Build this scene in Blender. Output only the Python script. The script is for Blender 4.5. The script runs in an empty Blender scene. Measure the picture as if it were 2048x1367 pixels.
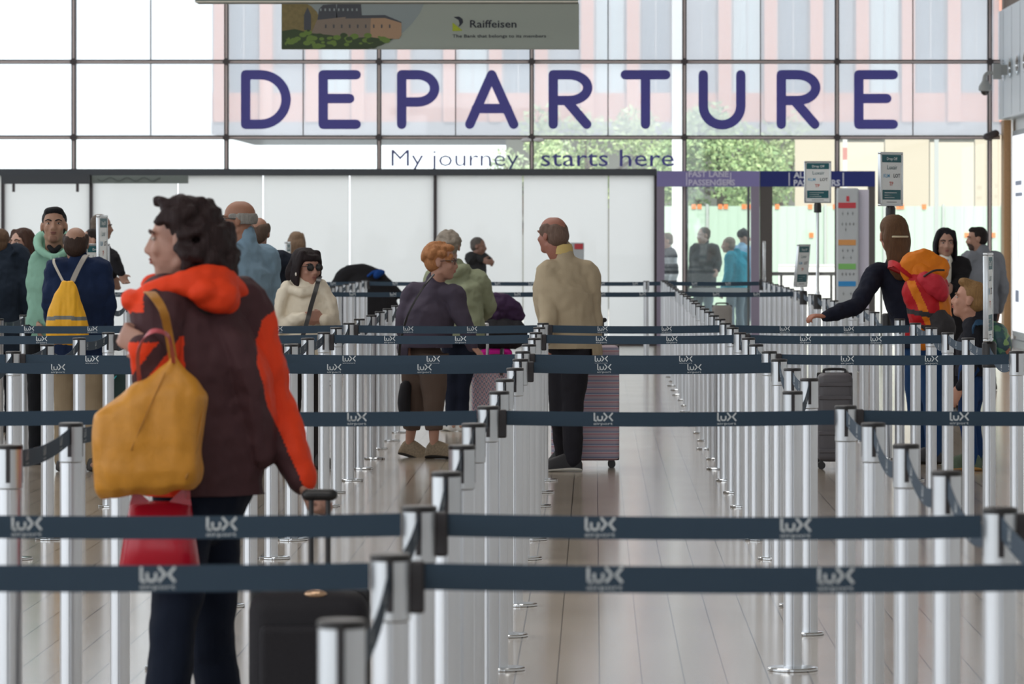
import bpy, math, random
import numpy as np
from mathutils import Vector, Matrix, noise
random.seed(7)
SC = bpy.context.scene
COL = SC.collection
# ---------------------------------------------------------------- camera, light, exposure
F, EYE, VX, VY = 9300.0, 1.545, 1190.0, 467.0      # focal length in px, eye height, vanishing point of the lanes
cam = bpy.data.cameras.new('camera')
cam.sensor_width = 36.0
cam.lens = F / 2048 * 36
cam.shift_x = -(VX - 1024) / 2048
cam.shift_y = -(683.5 - VY) / 2048
cam.clip_end = 500
cam.dof.use_dof = True
cam.dof.focus_distance = 23.0
cam.dof.aperture_fstop = 11.0
camo = bpy.data.objects.new('camera', cam)
camo.location = (0, 0, EYE)
camo.rotation_euler = (math.pi / 2, 0, 0)
COL.objects.link(camo)
SC.camera = camo
SC.view_settings.view_transform = 'Standard'
SC.view_settings.look = 'None'
SC.view_settings.gamma = 1.0
SC.view_settings.exposure = 0.6
w = bpy.data.worlds.new('sky')
SC.world = w
w.use_nodes = True
bg = w.node_tree.nodes['Background']
bg.inputs['Color'].default_value = (0.90, 0.95, 1.0, 1)
bg.inputs['Strength'].default_value = 1.35
sun = bpy.data.lights.new('sun', 'SUN')
sun.energy = 2.6
sun.angle = 0.02
sun.color = (1.0, 0.95, 0.88)
suno = bpy.data.objects.new('sun', sun)
suno.rotation_euler = (math.radians(36), 0, math.radians(14))
suno.location = (0, -10, 30)
COL.objects.link(suno)
def area(x, y, z, sx, sy, e, col=(1, .97, .93)):
    l = bpy.data.lights.new('hall_fill', 'AREA')
    l.shape = 'RECTANGLE'; l.size = sx; l.size_y = sy; l.energy = e; l.color = col
    o = bpy.data.objects.new('hall_fill', l); o.location = (x, y, z); COL.objects.link(o)
    return o
for yy in (6, 20, 34, 48):
    area(-3.5, yy, 8.6, 9, 3, 260)  # unseen area lights added overhead to fill the hall

# ---------------------------------------------------------------- helpers
def W(px, py, Y):
    return Vector(((px - VX) * Y / F, Y, EYE - (py - VY) * Y / F))
def X(px, Y): return (px - VX) * Y / F
def Z(py, Y): return EYE - (py - VY) * Y / F
def lin(c):
    if isinstance(c, str):
        c = tuple(int(c[i:i + 2], 16) / 255 for i in (0, 2, 4))
    return tuple((v / 12.92 if v <= .04045 else ((v + .055) / 1.055) ** 2.4) for v in c) + (1,)
MATS = {}
def mat(name, col, rough=.6, metal=0., bump=0., bscale=60., var=0., spec=.5, emit=0.):
    if name in MATS: return MATS[name]
    m = bpy.data.materials.new(name); m.use_nodes = True
    nt = m.node_tree; b = nt.nodes['Principled BSDF']
    c = lin(col)
    b.inputs['Base Color'].default_value = c
    b.inputs['Roughness'].default_value = rough
    b.inputs['Metallic'].default_value = metal
    b.inputs['Specular IOR Level'].default_value = spec
    if emit:
        b.inputs['Emission Color'].default_value = c
        b.inputs['Emission Strength'].default_value = emit
    if bump or var:
        tc = nt.nodes.new('ShaderNodeTexCoord')
        n = nt.nodes.new('ShaderNodeTexNoise'); n.inputs['Scale'].default_value = bscale; n.inputs['Detail'].default_value = 3
        nt.links.new(tc.outputs['Object'], n.inputs['Vector'])
        if bump:
            bp = nt.nodes.new('ShaderNodeBump'); bp.inputs['Strength'].default_value = bump; bp.inputs['Distance'].default_value = .01
            nt.links.new(n.outputs['Fac'], bp.inputs['Height']); nt.links.new(bp.outputs['Normal'], b.inputs['Normal'])
        if var:
            mx = nt.nodes.new('ShaderNodeMix'); mx.data_type = 'RGBA'
            mx.inputs[6].default_value = tuple(v * (1 - var) for v in c[:3]) + (1,)
            mx.inputs[7].default_value = tuple(min(1, v * (1 + var)) for v in c[:3]) + (1,)
            nt.links.new(n.outputs['Fac'], mx.inputs[0]); nt.links.new(mx.outputs[2], b.inputs['Base Color'])
    MATS[name] = m
    return m
def glassmat(name, tr, haze, hazecol=(1, 1, 1), gloss=.04, lines=0, back=.3):
    """tr: clear transmission colour, haze: share of light the frit scatters"""
    m = bpy.data.materials.new(name); m.use_nodes = True
    nt = m.node_tree; nt.nodes.clear()
    out = nt.nodes.new('ShaderNodeOutputMaterial')
    t = nt.nodes.new('ShaderNodeBsdfTransparent'); t.inputs[0].default_value = tr + (1,)
    tl = nt.nodes.new('ShaderNodeBsdfTranslucent'); tl.inputs[0].default_value = hazecol + (1,)
    df = nt.nodes.new('ShaderNodeBsdfDiffuse'); df.inputs[0].default_value = hazecol + (1,)
    md = nt.nodes.new('ShaderNodeMixShader'); md.inputs[0].default_value = back
    nt.links.new(tl.outputs[0], md.inputs[1]); nt.links.new(df.outputs[0], md.inputs[2])
    mx = nt.nodes.new('ShaderNodeMixShader'); mx.inputs[0].default_value = haze
    nt.links.new(t.outputs[0], mx.inputs[1]); nt.links.new(md.outputs[0], mx.inputs[2])
    if lines:
        tc = nt.nodes.new('ShaderNodeTexCoord'); sp = nt.nodes.new('ShaderNodeSeparateXYZ')
        ma = nt.nodes.new('ShaderNodeMath'); ma.operation = 'MULTIPLY'; ma.inputs[1].default_value = lines
        fr = nt.nodes.new('ShaderNodeMath'); fr.operation = 'PINGPONG'; fr.inputs[1].default_value = 1
        mr = nt.nodes.new('ShaderNodeMapRange'); mr.inputs[3].default_value = haze * .75; mr.inputs[4].default_value = min(1, haze * 1.25)
        nt.links.new(tc.outputs['Object'], sp.inputs[0]); nt.links.new(sp.outputs[2], ma.inputs[0])
        nt.links.new(ma.outputs[0], fr.inputs[0]); nt.links.new(fr.outputs[0], mr.inputs[0]); nt.links.new(mr.outputs[0], mx.inputs[0])
    g = nt.nodes.new('ShaderNodeBsdfGlossy'); g.inputs['Roughness'].default_value = .02
    m2 = nt.nodes.new('ShaderNodeMixShader'); m2.inputs[0].default_value = gloss
    nt.links.new(mx.outputs[0], m2.inputs[1]); nt.links.new(g.outputs[0], m2.inputs[2])
    nt.links.new(m2.outputs[0], out.inputs[0])
    MATS[name] = m
    return m

class MB:
    def __init__(s): s.v, s.f, s.m = [], [], []
    def add(s, vs, fs, mi=0):
        b = len(s.v)
        s.v.extend(tuple(p) for p in vs); s.f.extend(tuple(i + b for i in f) for f in fs); s.m.extend([mi] * len(fs))
        return s
    def box(s, x0, x1, y0, y1, z0, z1, mi=0):
        x0, x1 = min(x0, x1), max(x0, x1); y0, y1 = min(y0, y1), max(y0, y1); z0, z1 = min(z0, z1), max(z0, z1)
        return s.add([(x0, y0, z0), (x1, y0, z0), (x1, y1, z0), (x0, y1, z0), (x0, y0, z1), (x1, y0, z1), (x1, y1, z1), (x0, y1, z1)],
                     [(0, 3, 2, 1), (4, 5, 6, 7), (0, 1, 5, 4), (1, 2, 6, 5), (2, 3, 7, 6), (3, 0, 4, 7)], mi)
    def rings(s, rs, mi=0, caps=True):
        n = len(rs[0]); vs = [p for r in rs for p in r]; fs = []
        for k in range(len(rs) - 1):
            for i in range(n):
                j = (i + 1) % n
                fs.append((k * n + i, k * n + j, (k + 1) * n + j, (k + 1) * n + i))
        if caps:
            fs.append(tuple(range(n - 1, -1, -1))); fs.append(tuple((len(rs) - 1) * n + i for i in range(n)))
        return s.add(vs, fs, mi)
    def lathe(s, c, prof, n=24, mi=0):
        return s.rings([[(c[0] + r * math.cos(6.28318 * i / n), c[1] + r * math.sin(6.28318 * i / n), c[2] + z) for i in range(n)] for r, z in prof], mi)
    def rbox(s, c, half, r, axes=None, mi=0, n=4):
        """rounded box: superellipse rings stacked along the third axis"""
        ax = axes or (Vector((1, 0, 0)), Vector((0, 1, 0)), Vector((0, 0, 1)))
        c = Vector(c); rs = []
        r = min(r, *half)
        zs = [(-half[2] + r * (1 - math.sin(a)), math.cos(a)) for a in [math.pi / 2 * (1 - i / n) for i in range(n + 1)]]
        zs = zs + [(-z, k) for z, k in reversed(zs)]
        for z, k in zs:
            hx, hy = half[0] - r * (1 - k), half[1] - r * (1 - k)
            rr = max(.0005, min(r, hx, hy)); ring = []
            for q, (sx, sy) in enumerate(((1, 1), (-1, 1), (-1, -1), (1, -1))):
                for i in range(n + 1):
                    a = math.pi / 2 * (q + i / n)
                    ring.append(c + ax[0] * (sx * (hx - rr) + rr * math.cos(a)) + ax[1] * (sy * (hy - rr) + rr * math.sin(a)) + ax[2] * z)
            rs.append(ring)
        return s.rings(rs, mi)
    def ell(s, c, r, axes=None, mi=0, nu=16, nv=10):
        ax = axes or (Vector((1, 0, 0)), Vector((0, 1, 0)), Vector((0, 0, 1)))
        c = Vector(c); rs = []
        for k in range(1, nv):
            a = math.pi * k / nv
            rs.append([c + ax[0] * (r[0] * math.sin(a) * math.cos(6.28318 * i / nu)) + ax[1] * (r[1] * math.sin(a) * math.sin(6.28318 * i / nu)) - ax[2] * (r[2] * math.cos(a)) for i in range(nu)])
        return s.rings(rs, mi)
    def tube(s, pts, rad, right=None, mi=0, n=14, sub=4, round_ends=True):
        """lofted tube through pts; rad: number or (across, deep) per point; right: the 'across' direction"""
        P = [Vector(p) for p in pts]; R = [(r, r) if not isinstance(r, (tuple, list)) else tuple(r) for r in rad]
        Q, S = [], []
        m = len(P)
        for k in range(m - 1):
            p0, p1, p2, p3 = P[max(k - 1, 0)], P[k], P[k + 1], P[min(k + 2, m - 1)]
            for i in range(sub):
                t = i / sub
                Q.append(.5 * ((2 * p1) + (p2 - p0) * t + (2 * p0 - 5 * p1 + 4 * p2 - p3) * t * t + (3 * p1 - p0 - 3 * p2 + p3) * t ** 3))
                tt = t * t * (3 - 2 * t)
                S.append(tuple(R[k][j] * (1 - tt) + R[k + 1][j] * tt for j in (0, 1)))
        Q.append(P[-1]); S.append(R[-1])
        rs = []; u = None
        for k, q in enumerate(Q):
            t = (Q[min(k + 1, len(Q) - 1)] - Q[max(k - 1, 0)]).normalized()
            if right is not None: u = Vector(right)
            elif u is None: u = Vector((1, 0, 0)) if abs(t.x) < .8 else Vector((0, 1, 0))
            u = (u - t * u.dot(t)).normalized(); v = t.cross(u)
            ring = lambda o, f: [q + t * o + u * (S[k][0] * f * math.cos(6.28318 * i / n)) + v * (S[k][1] * f * math.sin(6.28318 * i / n)) for i in range(n)]
            e = min(S[k])
            if round_ends and k == 0: rs += [ring(-e * .8, .35), ring(-e * .5, .75)]
            rs.append(ring(0, 1))
            if round_ends and k == len(Q) - 1: rs += [ring(e * .5, .75), ring(e * .8, .35)]
        return s.rings(rs, mi)
    def strokes(s, polys, wd, to3, th=.003, mi=0, rnd=True):
        """flat pen strokes; to3(x, z) -> (x, y, z) front point, depth goes +y"""
        def pr(pts):
            fr = [Vector(to3(*p)) for p in pts]; n = len(fr)
            bk = [p + Vector((0, th, 0)) for p in fr]
            s.add(fr + bk, [tuple(range(n)), tuple(range(2 * n - 1, n - 1, -1))] + [(i, n + i, n + (i + 1) % n, (i + 1) % n) for i in range(n)], mi)
        h = wd / 2; cnt = [0]
        to0 = to3
        def to3(x, z):
            p = to0(x, z); return (p[0], p[1] - cnt[0] * .00025, p[2])
        for pl in polys:
            for k in range(len(pl) - 1):
                (ax, az), (bx, bz) = pl[k], pl[k + 1]
                L = math.hypot(bx - ax, bz - az) or 1
                nx, nz = -(bz - az) / L * h, (bx - ax) / L * h; cnt[0] += 1
                pr([(ax + nx, az + nz), (ax - nx, az - nz), (bx - nx, bz - nz), (bx + nx, bz + nz)])
            for p in (pl if rnd else pl[1:-1]):
                cnt[0] += 1
                pr([(p[0] + h * math.cos(6.28318 * i / 12), p[1] + h * math.sin(6.28318 * i / 12)) for i in range(12)])
        return s
    def mesh(s, name, mats, off=None, smooth=False):
        me = bpy.data.meshes.new(name)
        v = [(p[0] - off[0], p[1] - off[1], p[2] - off[2]) for p in s.v] if off is not None else s.v
        me.from_pydata([tuple(p) for p in v], [], s.f)
        for m in (mats if isinstance(mats, (list, tuple)) else [mats]): me.materials.append(m)
        me.polygons.foreach_set('material_index', s.m)
        if smooth:
            me.polygons.foreach_set('use_smooth', [True] * len(s.f))
        me.update()
        return me
    def build(s, name, mats, parent=None, smooth=False, loc=None):
        """coordinates are world coordinates; the object's origin goes to its parent's or to LOC"""
        base = wloc(parent) if parent else Vector((0, 0, 0))
        o = bpy.data.objects.new(name, s.mesh(name, mats, loc if loc is not None else base, smooth))
        if loc is not None: o.location = Vector(loc) - base
        o.parent = parent
        COL.objects.link(o)
        if smooth == 'auto':
            pass
        return o
def wloc(o):
    v = Vector((0, 0, 0))
    while o is not None: v += o.location; o = o.parent
    return v
def link(name, me, parent=None, loc=(0, 0, 0), rz=0):
    o = bpy.data.objects.new(name, me); o.parent = parent; o.location = loc; o.rotation_euler = (0, 0, rz); COL.objects.link(o)
    return o
def tag(o, label, cat, group=None):
    o['label'] = label; o['category'] = cat
    if group: o['group'] = group
    return o
def thing(name, label, cat, loc, group=None):
    o = bpy.data.objects.new(name, None); o.location = loc; o.empty_display_size = .1; COL.objects.link(o)
    return tag(o, label, cat, group)
def struct(o): o['kind'] = 'structure'; return o
def sharp(o, ang=35):
    """smooth shading with hard edges kept"""
    me = o.data
    me.polygons.foreach_set('use_smooth', [True] * len(me.polygons))
    me.set_sharp_from_angle(angle=math.radians(ang))
    return o
def blob(mb, name, mats, parent, vox=.009, it=5, wr=0., wscale=14., assign=None, fac=.5, wv=(1, 1, 1), clamp=None):
    """melts overlapping closed shapes into one continuous surface; wr: wrinkle depth"""
    me = mb.mesh('tmp', []); o = bpy.data.objects.new('tmp', me); COL.objects.link(o)
    r = o.modifiers.new('r', 'REMESH'); r.mode = 'VOXEL'; r.voxel_size = vox
    if it:
        q = o.modifiers.new('s', 'SMOOTH'); q.iterations = it; q.factor = fac
    dg = bpy.context.evaluated_depsgraph_get()
    nm = bpy.data.meshes.new_from_object(o.evaluated_get(dg))
    bpy.data.objects.remove(o); bpy.data.meshes.remove(me)
    nm.name = name; nm.materials.clear()
    for m in (mats if isinstance(mats, (list, tuple)) else [mats]): nm.materials.append(m)
    n = len(nm.vertices)
    co = np.empty(n * 3, np.float32); nm.vertices.foreach_get('co', co); co = co.reshape(-1, 3)
    if assign and len(nm.polygons):
        ce = np.empty(len(nm.polygons) * 3, np.float32); nm.polygons.foreach_get('center', ce); ce = ce.reshape(-1, 3)
        nm.polygons.foreach_set('material_index', np.asarray(assign(ce), np.int32))
    else:
        nm.polygons.foreach_set('material_index', np.zeros(len(nm.polygons), np.int32))
    if wr:
        no = np.empty(n * 3, np.float32); nm.vertices.foreach_get('normal', no); no = no.reshape(-1, 3)
        d = np.array([noise.noise((p[0] * wscale * wv[0], p[1] * wscale * wv[1], p[2] * wscale * wv[2])) + .5 * noise.noise((p[0] * wscale * 2.3 * wv[0] + 9, p[1] * wscale * 2.3 * wv[1], p[2] * wscale * 2.3 * wv[2])) for p in co.tolist()], np.float32)
        co = co + no * (d * wr)[:, None]
    if clamp: co = clamp(co)
    b = wloc(parent) if parent else Vector((0, 0, 0))
    co = co - np.array(b, np.float32)
    nm.vertices.foreach_set('co', co.astype(np.float32).ravel())
    nm.polygons.foreach_set('use_smooth', [True] * len(nm.polygons))
    nm.update()
    return link(name, nm, parent)
_txt = {}
def text_shape(s, bold=0.):
    """outline of a word as (verts2d, faces), x from 0, baseline at 0"""
    k = (s, bold)
    if k not in _txt:
        c = bpy.data.curves.new('t', 'FONT'); c.body = s; c.offset = bold; c.resolution_u = 2; c.fill_mode = 'FRONT'
        o = bpy.data.objects.new('t', c); COL.objects.link(o)
        dg = bpy.context.evaluated_depsgraph_get()
        m = bpy.data.meshes.new_from_object(o.evaluated_get(dg))
        v = [(p.co.x, p.co.y) for p in m.vertices]; f = [tuple(p.vertices) for p in m.polygons]
        bpy.data.objects.remove(o); bpy.data.curves.remove(c); bpy.data.meshes.remove(m)
        x0 = min(p[0] for p in v)
        _txt[k] = ([(p[0] - x0, p[1]) for p in v], f)
    return _txt[k]
def put_text(mb, s, to3, x0, z0, wid=None, size=None, mi=0, bold=0.):
    v, f = text_shape(s, bold)
    W0 = max(p[0] for p in v); cap = .73
    sx = wid / W0 if wid else size / cap
    sz = size / cap if size else sx
    mb.add([to3(x0 + p[0] * sx, z0 + p[1] * sz) for p in v], f, mi)
def put_words(name, m, parent, s, to3, x0, z0, wid, cap, bold=0.):
    """each word a mesh of its own"""
    W0 = max(p[0] for p in text_shape(s, bold)[0]); k = wid / W0; pre = ''
    for wd_ in s.split(' '):
        pre = (pre + ' ' + wd_).strip()
        ww = max(p[0] for p in text_shape(wd_, bold)[0]); off = max(p[0] for p in text_shape(pre, bold)[0]) - ww
        b = MB(); put_text(b, wd_, to3, x0 + off * k, z0, ww * k, cap, 0, bold); b.build(name, m, parent)
def arc(cx, cz, rx, rz, a0, a1, n=14):
    return [(cx + rx * math.cos(math.radians(a0 + (a1 - a0) * i / n)), cz + rz * math.sin(math.radians(a0 + (a1 - a0) * i / n))) for i in range(n + 1)]
# ---------------------------------------------------------------- the hall
YW = 64.4
M_dark = mat('dark_anodised_frame', '4a4446', .45, .3)
M_strip = mat('frame_cover_strip', 'd2c5c2', .45, .1)
M_white = mat('white_paint', 'e9eaea', .5)
# floor
fm = bpy.data.materials.new('stone_tile_floor'); fm.use_nodes = True
nt = fm.node_tree; pb = nt.nodes['Principled BSDF']
tc = nt.nodes.new('ShaderNodeTexCoord'); mp = nt.nodes.new('ShaderNodeMapping')
mp.inputs['Rotation'].default_value = (0, 0, math.pi / 2); mp.inputs['Location'].default_value = (0.2, -.0155, 0)
br = nt.nodes.new('ShaderNodeTexBrick')
br.offset = 0.0; br.inputs['Scale'].default_value = 1.0
br.inputs['Brick Width'].default_value = .63; br.inputs['Row Height'].default_value = .147
br.inputs['Mortar Size'].default_value = .0028; br.inputs['Mortar Smooth'].default_value = .1
br.inputs['Color1'].default_value = lin('aca093'); br.inputs['Color2'].default_value = lin('a39789'); br.inputs['Mortar'].default_value = lin('3c352f')
nz = nt.nodes.new('ShaderNodeTexNoise'); nz.inputs['Scale'].default_value = 1.6; nz.inputs['Detail'].default_value = 6
mx = nt.nodes.new('ShaderNodeMix'); mx.data_type = 'RGBA'; mx.blend_type = 'MULTIPLY'; mx.inputs[0].default_value = .22
nt.links.new(tc.outputs['Object'], mp.inputs[0]); nt.links.new(mp.outputs[0], br.inputs[0]); nt.links.new(tc.outputs['Object'], nz.inputs[0])
nt.links.new(br.outputs['Color'], mx.inputs[6]); nt.links.new(nz.outputs['Fac'], mx.inputs[7]); nt.links.new(mx.outputs[2], pb.inputs['Base Color'])
rr = nt.nodes.new('ShaderNodeMapRange'); rr.inputs[3].default_value = .13; rr.inputs[4].default_value = .17
nt.links.new(nz.outputs['Fac'], rr.inputs[0]); nt.links.new(rr.outputs[0], pb.inputs['Roughness'])
pb.inputs['Specular IOR Level'].default_value = .5
struct(MB().box(-16, 6.6, -25, YW, -.2, 0).build('floor', fm))
struct(MB().box(-16, 6.6, -25, YW, 9, 9.3).build('ceiling', mat('ceiling_white', 'd8d6d2', .8)))
M_addedwall = mat('added_wall_grey', '8f8b86', .7)
struct(MB().box(-16.3, -16, 20, YW, 0, 2.7).build('wall_left_added', M_addedwall))  # unseen low wall, added to darken the side reflections on the posts
struct(MB().box(-16, -11, -25.3, -25, 0, 9).box(3.6, 6.6, -25.3, -25, 0, 9).box(-11, 3.6, -25.3, -25, 7, 9).build('wall_rear_added', M_addedwall))  # unseen wall and opening, added to shape the highlights on the posts
# facade
PX = [454 + 304.8 * n for n in range(-5, 6)]
MX = [X(p, YW) for p in PX]
z_hi, z_lo, z_head = Z(124, YW), Z(275, YW), Z(344, YW)
G_frit = glassmat('fritted_glass', (.93, .95, .95), .37, (.93, .95, 1.0), .05, 95)
G_clear = glassmat('clear_glass', (.96, .985, .975), .025, (.95, 1, 1), .05)
G_frost = glassmat('frosted_glass', (1, 1, 1), 1.0, (.84, .845, .835), .02, back=.12)
tn = wn = 0
def trim(mb, mats):
    global tn
    tn += 1
    return struct(mb.build('trim_%d' % tn, mats))
def window(x0, x1, z0, z1, m, y=YW):
    global wn
    wn += 1
    return struct(MB().box(x0, x1, y, y + .012, z0, z1).build('window_%d' % wn, m))
ROWS = [z_lo, z_hi, z_hi + 1.045, z_hi + 3.2, 9.0]
for k, x in enumerate(MX):
    zb = 0 if PX[k] > 1300 else z_head
    b = MB()
    b.box(x - .030, x - .013, YW - .14, YW - .02, zb, 9).box(x + .013, x + .030, YW - .14, YW - .02, zb, 9)
    b.box(x - .013, x + .013, YW - .138, YW - .03, zb, 9, 1)
    for z in (z_lo, z_hi, ROWS[2]):
        b.add([(x + .05 * math.cos(.785 * i + .39), YW - .17, z + .05 * math.sin(.785 * i + .39)) for i in range(8)] + [(x + .05 * math.cos(.785 * i + .39), YW - .15, z + .05 * math.sin(.785 * i + .39)) for i in range(8)],
              [tuple(range(7, -1, -1)), tuple(range(8, 16))] + [(i, (i + 1) % 8, 8 + (i + 1) % 8, 8 + i) for i in range(8)])
    trim(b, [M_dark, M_strip])
XR = 5.6
edges = [-12.5] + MX + [XR]
for r in range(3):
    b = MB(); z = ROWS[r]
    b.box(-12.5, XR, YW - .13, YW - .02, z + .010, z + .028).box(-12.5, XR, YW - .13, YW - .02, z - .026, z - .016).box(-12.5, XR, YW - .128, YW - .03, z - .016, z + .010, 1)
    trim(b, [M_dark, M_strip])
for k in range(len(edges) - 1):
    x0, x1 = edges[k], edges[k + 1]
    for r in range(4):
        window(x0, x1, ROWS[r], ROWS[r + 1], G_frit)
        if r < 2 and x1 - x0 > 1.5:
            xm = (x0 + x1) / 2
            trim(MB().box(xm - .007, xm + .007, YW - .02, YW - .002, ROWS[r], ROWS[r + 1]), M_dark)
XP = X(1313, YW)
for k in range(len(edges) - 1):
    x0, x1 = edges[k], edges[k + 1]
    if x1 < XP: window(x0, x1, z_head, z_lo, G_clear)
    elif x0 < XP: window(x0, x1, z_head, z_lo, G_clear); window(XP, x1, 0, z_head, G_clear)
    else: window(x0, x1, 0, z_lo, G_clear)
# frosted lower wall with its head beam, posts, sill and joints
b = MB().box(-12.5, XP, YW - .25, YW - .01, Z(351, YW), Z(338, YW))
trim(b, mat('grey_head_beam', '4b4f55', .5, .2))
fx = [-12.5] + [X(p, YW) for p in (-150, 8, 184, 357, 527, 700, 871, 1046, 1217)] + [XP]
for k in range(len(fx) - 1):
    window(fx[k] + .008, fx[k + 1] - .008, .05, Z(351, YW), G_frost, YW - .08)
for p in (8, 184, 871, 1311):
    x = X(p, YW); trim(MB().box(x - .02, x + .02, YW - .16, YW - .02, 0, Z(350, YW)), M_dark)
trim(MB().box(-12.5, XP, YW - .2, YW - .01, 0, .05), M_dark)
# sliding door drive box
dx = thing('door_operator', 'dark grey sliding door drive box under the head beam in the far left corner', 'door operator', (X(96, YW), YW - .25, Z(360, YW)))
MB().box(X(10, YW), X(184, YW), YW - .35, YW - .25, Z(368, YW), Z(350, YW)).build('housing', mat('operator_grey', '44484e', .5), dx)
for p in (33, 160):
    MB().box(X(p - 2.5, YW), X(p + 2.5, YW), YW - .34, YW - .28, Z(384, YW), Z(368, YW)).build('bracket', M_dark, dx)
wv = MB().box(X(188, YW), X(380, YW), YW - .29, YW - .25, Z(367, YW), Z(351, YW))
def wt(y): return lambda x, z: (X(x, YW), y, Z(z, YW))
wv.strokes([[(200 + i * 4, 359 + 3.5 * math.sin(i * .75)) for i in range(32)]], 2.2, wt(YW - .293), .002, 1)
tag(wv.build('valance_strip', [mat('valance_grey', '7b8480', .6), mat('valance_wave', '5f6866', .6)]), 'grey green strip with a wavy line under the head beam beside the sliding door', 'strip')
# right-hand wall
M_fascia = mat('fascia_white_panel', 'c9d2d8', .35)
b = MB().box(XR, 6.6, -25, YW + .2, Z(236, 63.5), 4.62)
for yy in np.arange(10, 64, 1.25): b.box(XR - .003, XR + .002, yy, yy + .012, 3.15, 4.6, 1)
o = struct(b.build('wall_right_fascia', [M_fascia, mat('fascia_joint', '8b9298', .5)]))
struct(MB().box(XR + .05, 6.6, -25, YW + .2, 4.62, 9).build('wall_right_upper', mat('brown_wood_wall', '5e4632', .6, 0, .1, 20, .2)))
struct(MB().box(5.78, 6.6, -25, YW + .2, 0, Z(236, 63.5)).build('wall_right', M_white))
wd = mat('oak_veneer', 'b0875c', .5, 0, .1, 30, .18)
trim(MB().box(XR + .02, 5.72, YW - .5, YW - .05, 0, Z(240, 64)), wd)
struct(MB().box(5.72, 5.78, -25, YW - .5, 0, .1).build('baseboard_right', mat('grey_skirting', '7d8085', .4)))
# lightboxes on the right-hand wall
for i, (ya, yb) in enumerate(((56.2, 60.6), (61.0, 63.75))):
    lb = thing('lightbox', ['white backlit poster panel nearer along the side wall', 'white backlit poster panel at the end of the side wall beside oak trim'][i], 'lightbox', (5.75, (ya + yb) / 2, 0))
    MB().box(5.725, 5.779, ya, yb, .15, 2.95).build('case', mat('case_grey', '90959a', .4), lb)
    MB().box(5.72, 5.725, ya + .06, yb - .06, .22, 2.88).build('poster', mat('backlit_poster', 'f2f3f6', .5, emit=.55), lb)
    for (zz, h, yy, ln) in ((.62, .16, .5, .5), (2.2, .06, .5, .9), (2.05, .05, .5, 1.0), (1.2, .5, .9, .04)):
        MB().box(5.717, 5.72, yb - yy - ln, yb - yy, zz, zz + h, 0).build('poster_print', mat('poster_ink', '8d97b8', .5), lb)
# spotlights recessed in the fascia
for i, dd in enumerate((63.6, 62.55, 61.5, 60.45)):
    sp = thing('recessed_spotlight', 'dark recessed spotlight in the white fascia, %s from the dome camera' % ('first', 'second', 'third', 'fourth')[i], 'spotlight', (XR, dd, 3.78), 'row of fascia spotlights')
    hx = lambda r, x: [(x, dd + r * 1.6 * math.cos(6.28318 * i / 20), 3.78 + r * math.sin(6.28318 * i / 20)) for i in range(20)]
    sharp(MB().rings([hx(.14, XR - .001), hx(.14, XR - .02), hx(.122, XR - .02), hx(.118, XR - .004)], 0, False).build('rim', mat('chrome', 'd0d4d8', .15, 1), sp))
    MB().rings([hx(.12, XR - .002), hx(.12, XR - .006)]).build('lens', mat('black_lens', '2c2f33', .2), sp)
# dome camera
cY = 63.2
dc = thing('dome_camera', 'grey dome security camera on a curved arm beside the white fascia', 'security camera', W(1994, 143, cY))
MB().rbox(W(1994, 143, cY), (.06, .06, .105), .01).box(X(1994, cY), XR + .005, cY - .04, cY + .04, Z(150, cY), Z(130, cY)).build('mount_box', mat('camera_grey', 'a4a6a4', .4), dc)
sharp(MB().tube([W(1986, 146, cY), W(1976, 146, cY), W(1970, 152, cY), W(1969, 163, cY)], [.025, .025, .028, .035]).build('arm', mat('camera_grey', 'a4a6a4', .4), dc))
hc = W(1970, 178, cY)
sharp(MB().lathe(hc, [(.03, .12), (.055, .09), (.085, .04), (.09, 0), (.088, -.02), (.06, -.03)], 20).build('housing', mat('camera_grey', 'a4a6a4', .4), dc))
sharp(MB().ell(hc + Vector((0, 0, -.02)), (.062, .062, .07)).build('dome', mat('smoked_dome', '3a3330', .08), dc), 80)
c2 = W(1983, 271, YW - .3)
dc2 = thing('bullet_camera', 'small dark camera clamped to the facade frame below the dome camera', 'security camera', c2)
sharp(MB().tube([c2 + Vector((-.08, -.05, -.02)), c2 + Vector((.06, 0, .03))], [.05, .055]).build('housing', M_dark, dc2))
MB().box(c2.x - .02, c2.x + .02, c2.y, YW - .12, c2.z - .02, c2.z + .02).build('bracket', M_dark, dc2)
c3 = W(1065, 280, YW - .3)
wl = thing('facade_lamp', 'small white double lamp on the facade frame under the letter A', 'lamp', c3)
for s in (-1, 1): MB().ell(c3 + Vector((s * .085, 0, 0)), (.075, .05, .03)).build('lamp_shade', M_white, wl, True)
MB().box(c3.x - .03, c3.x + .03, c3.y, YW - .12, c3.z - .015, c3.z + .015).build('bracket', M_dark, wl)
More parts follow.
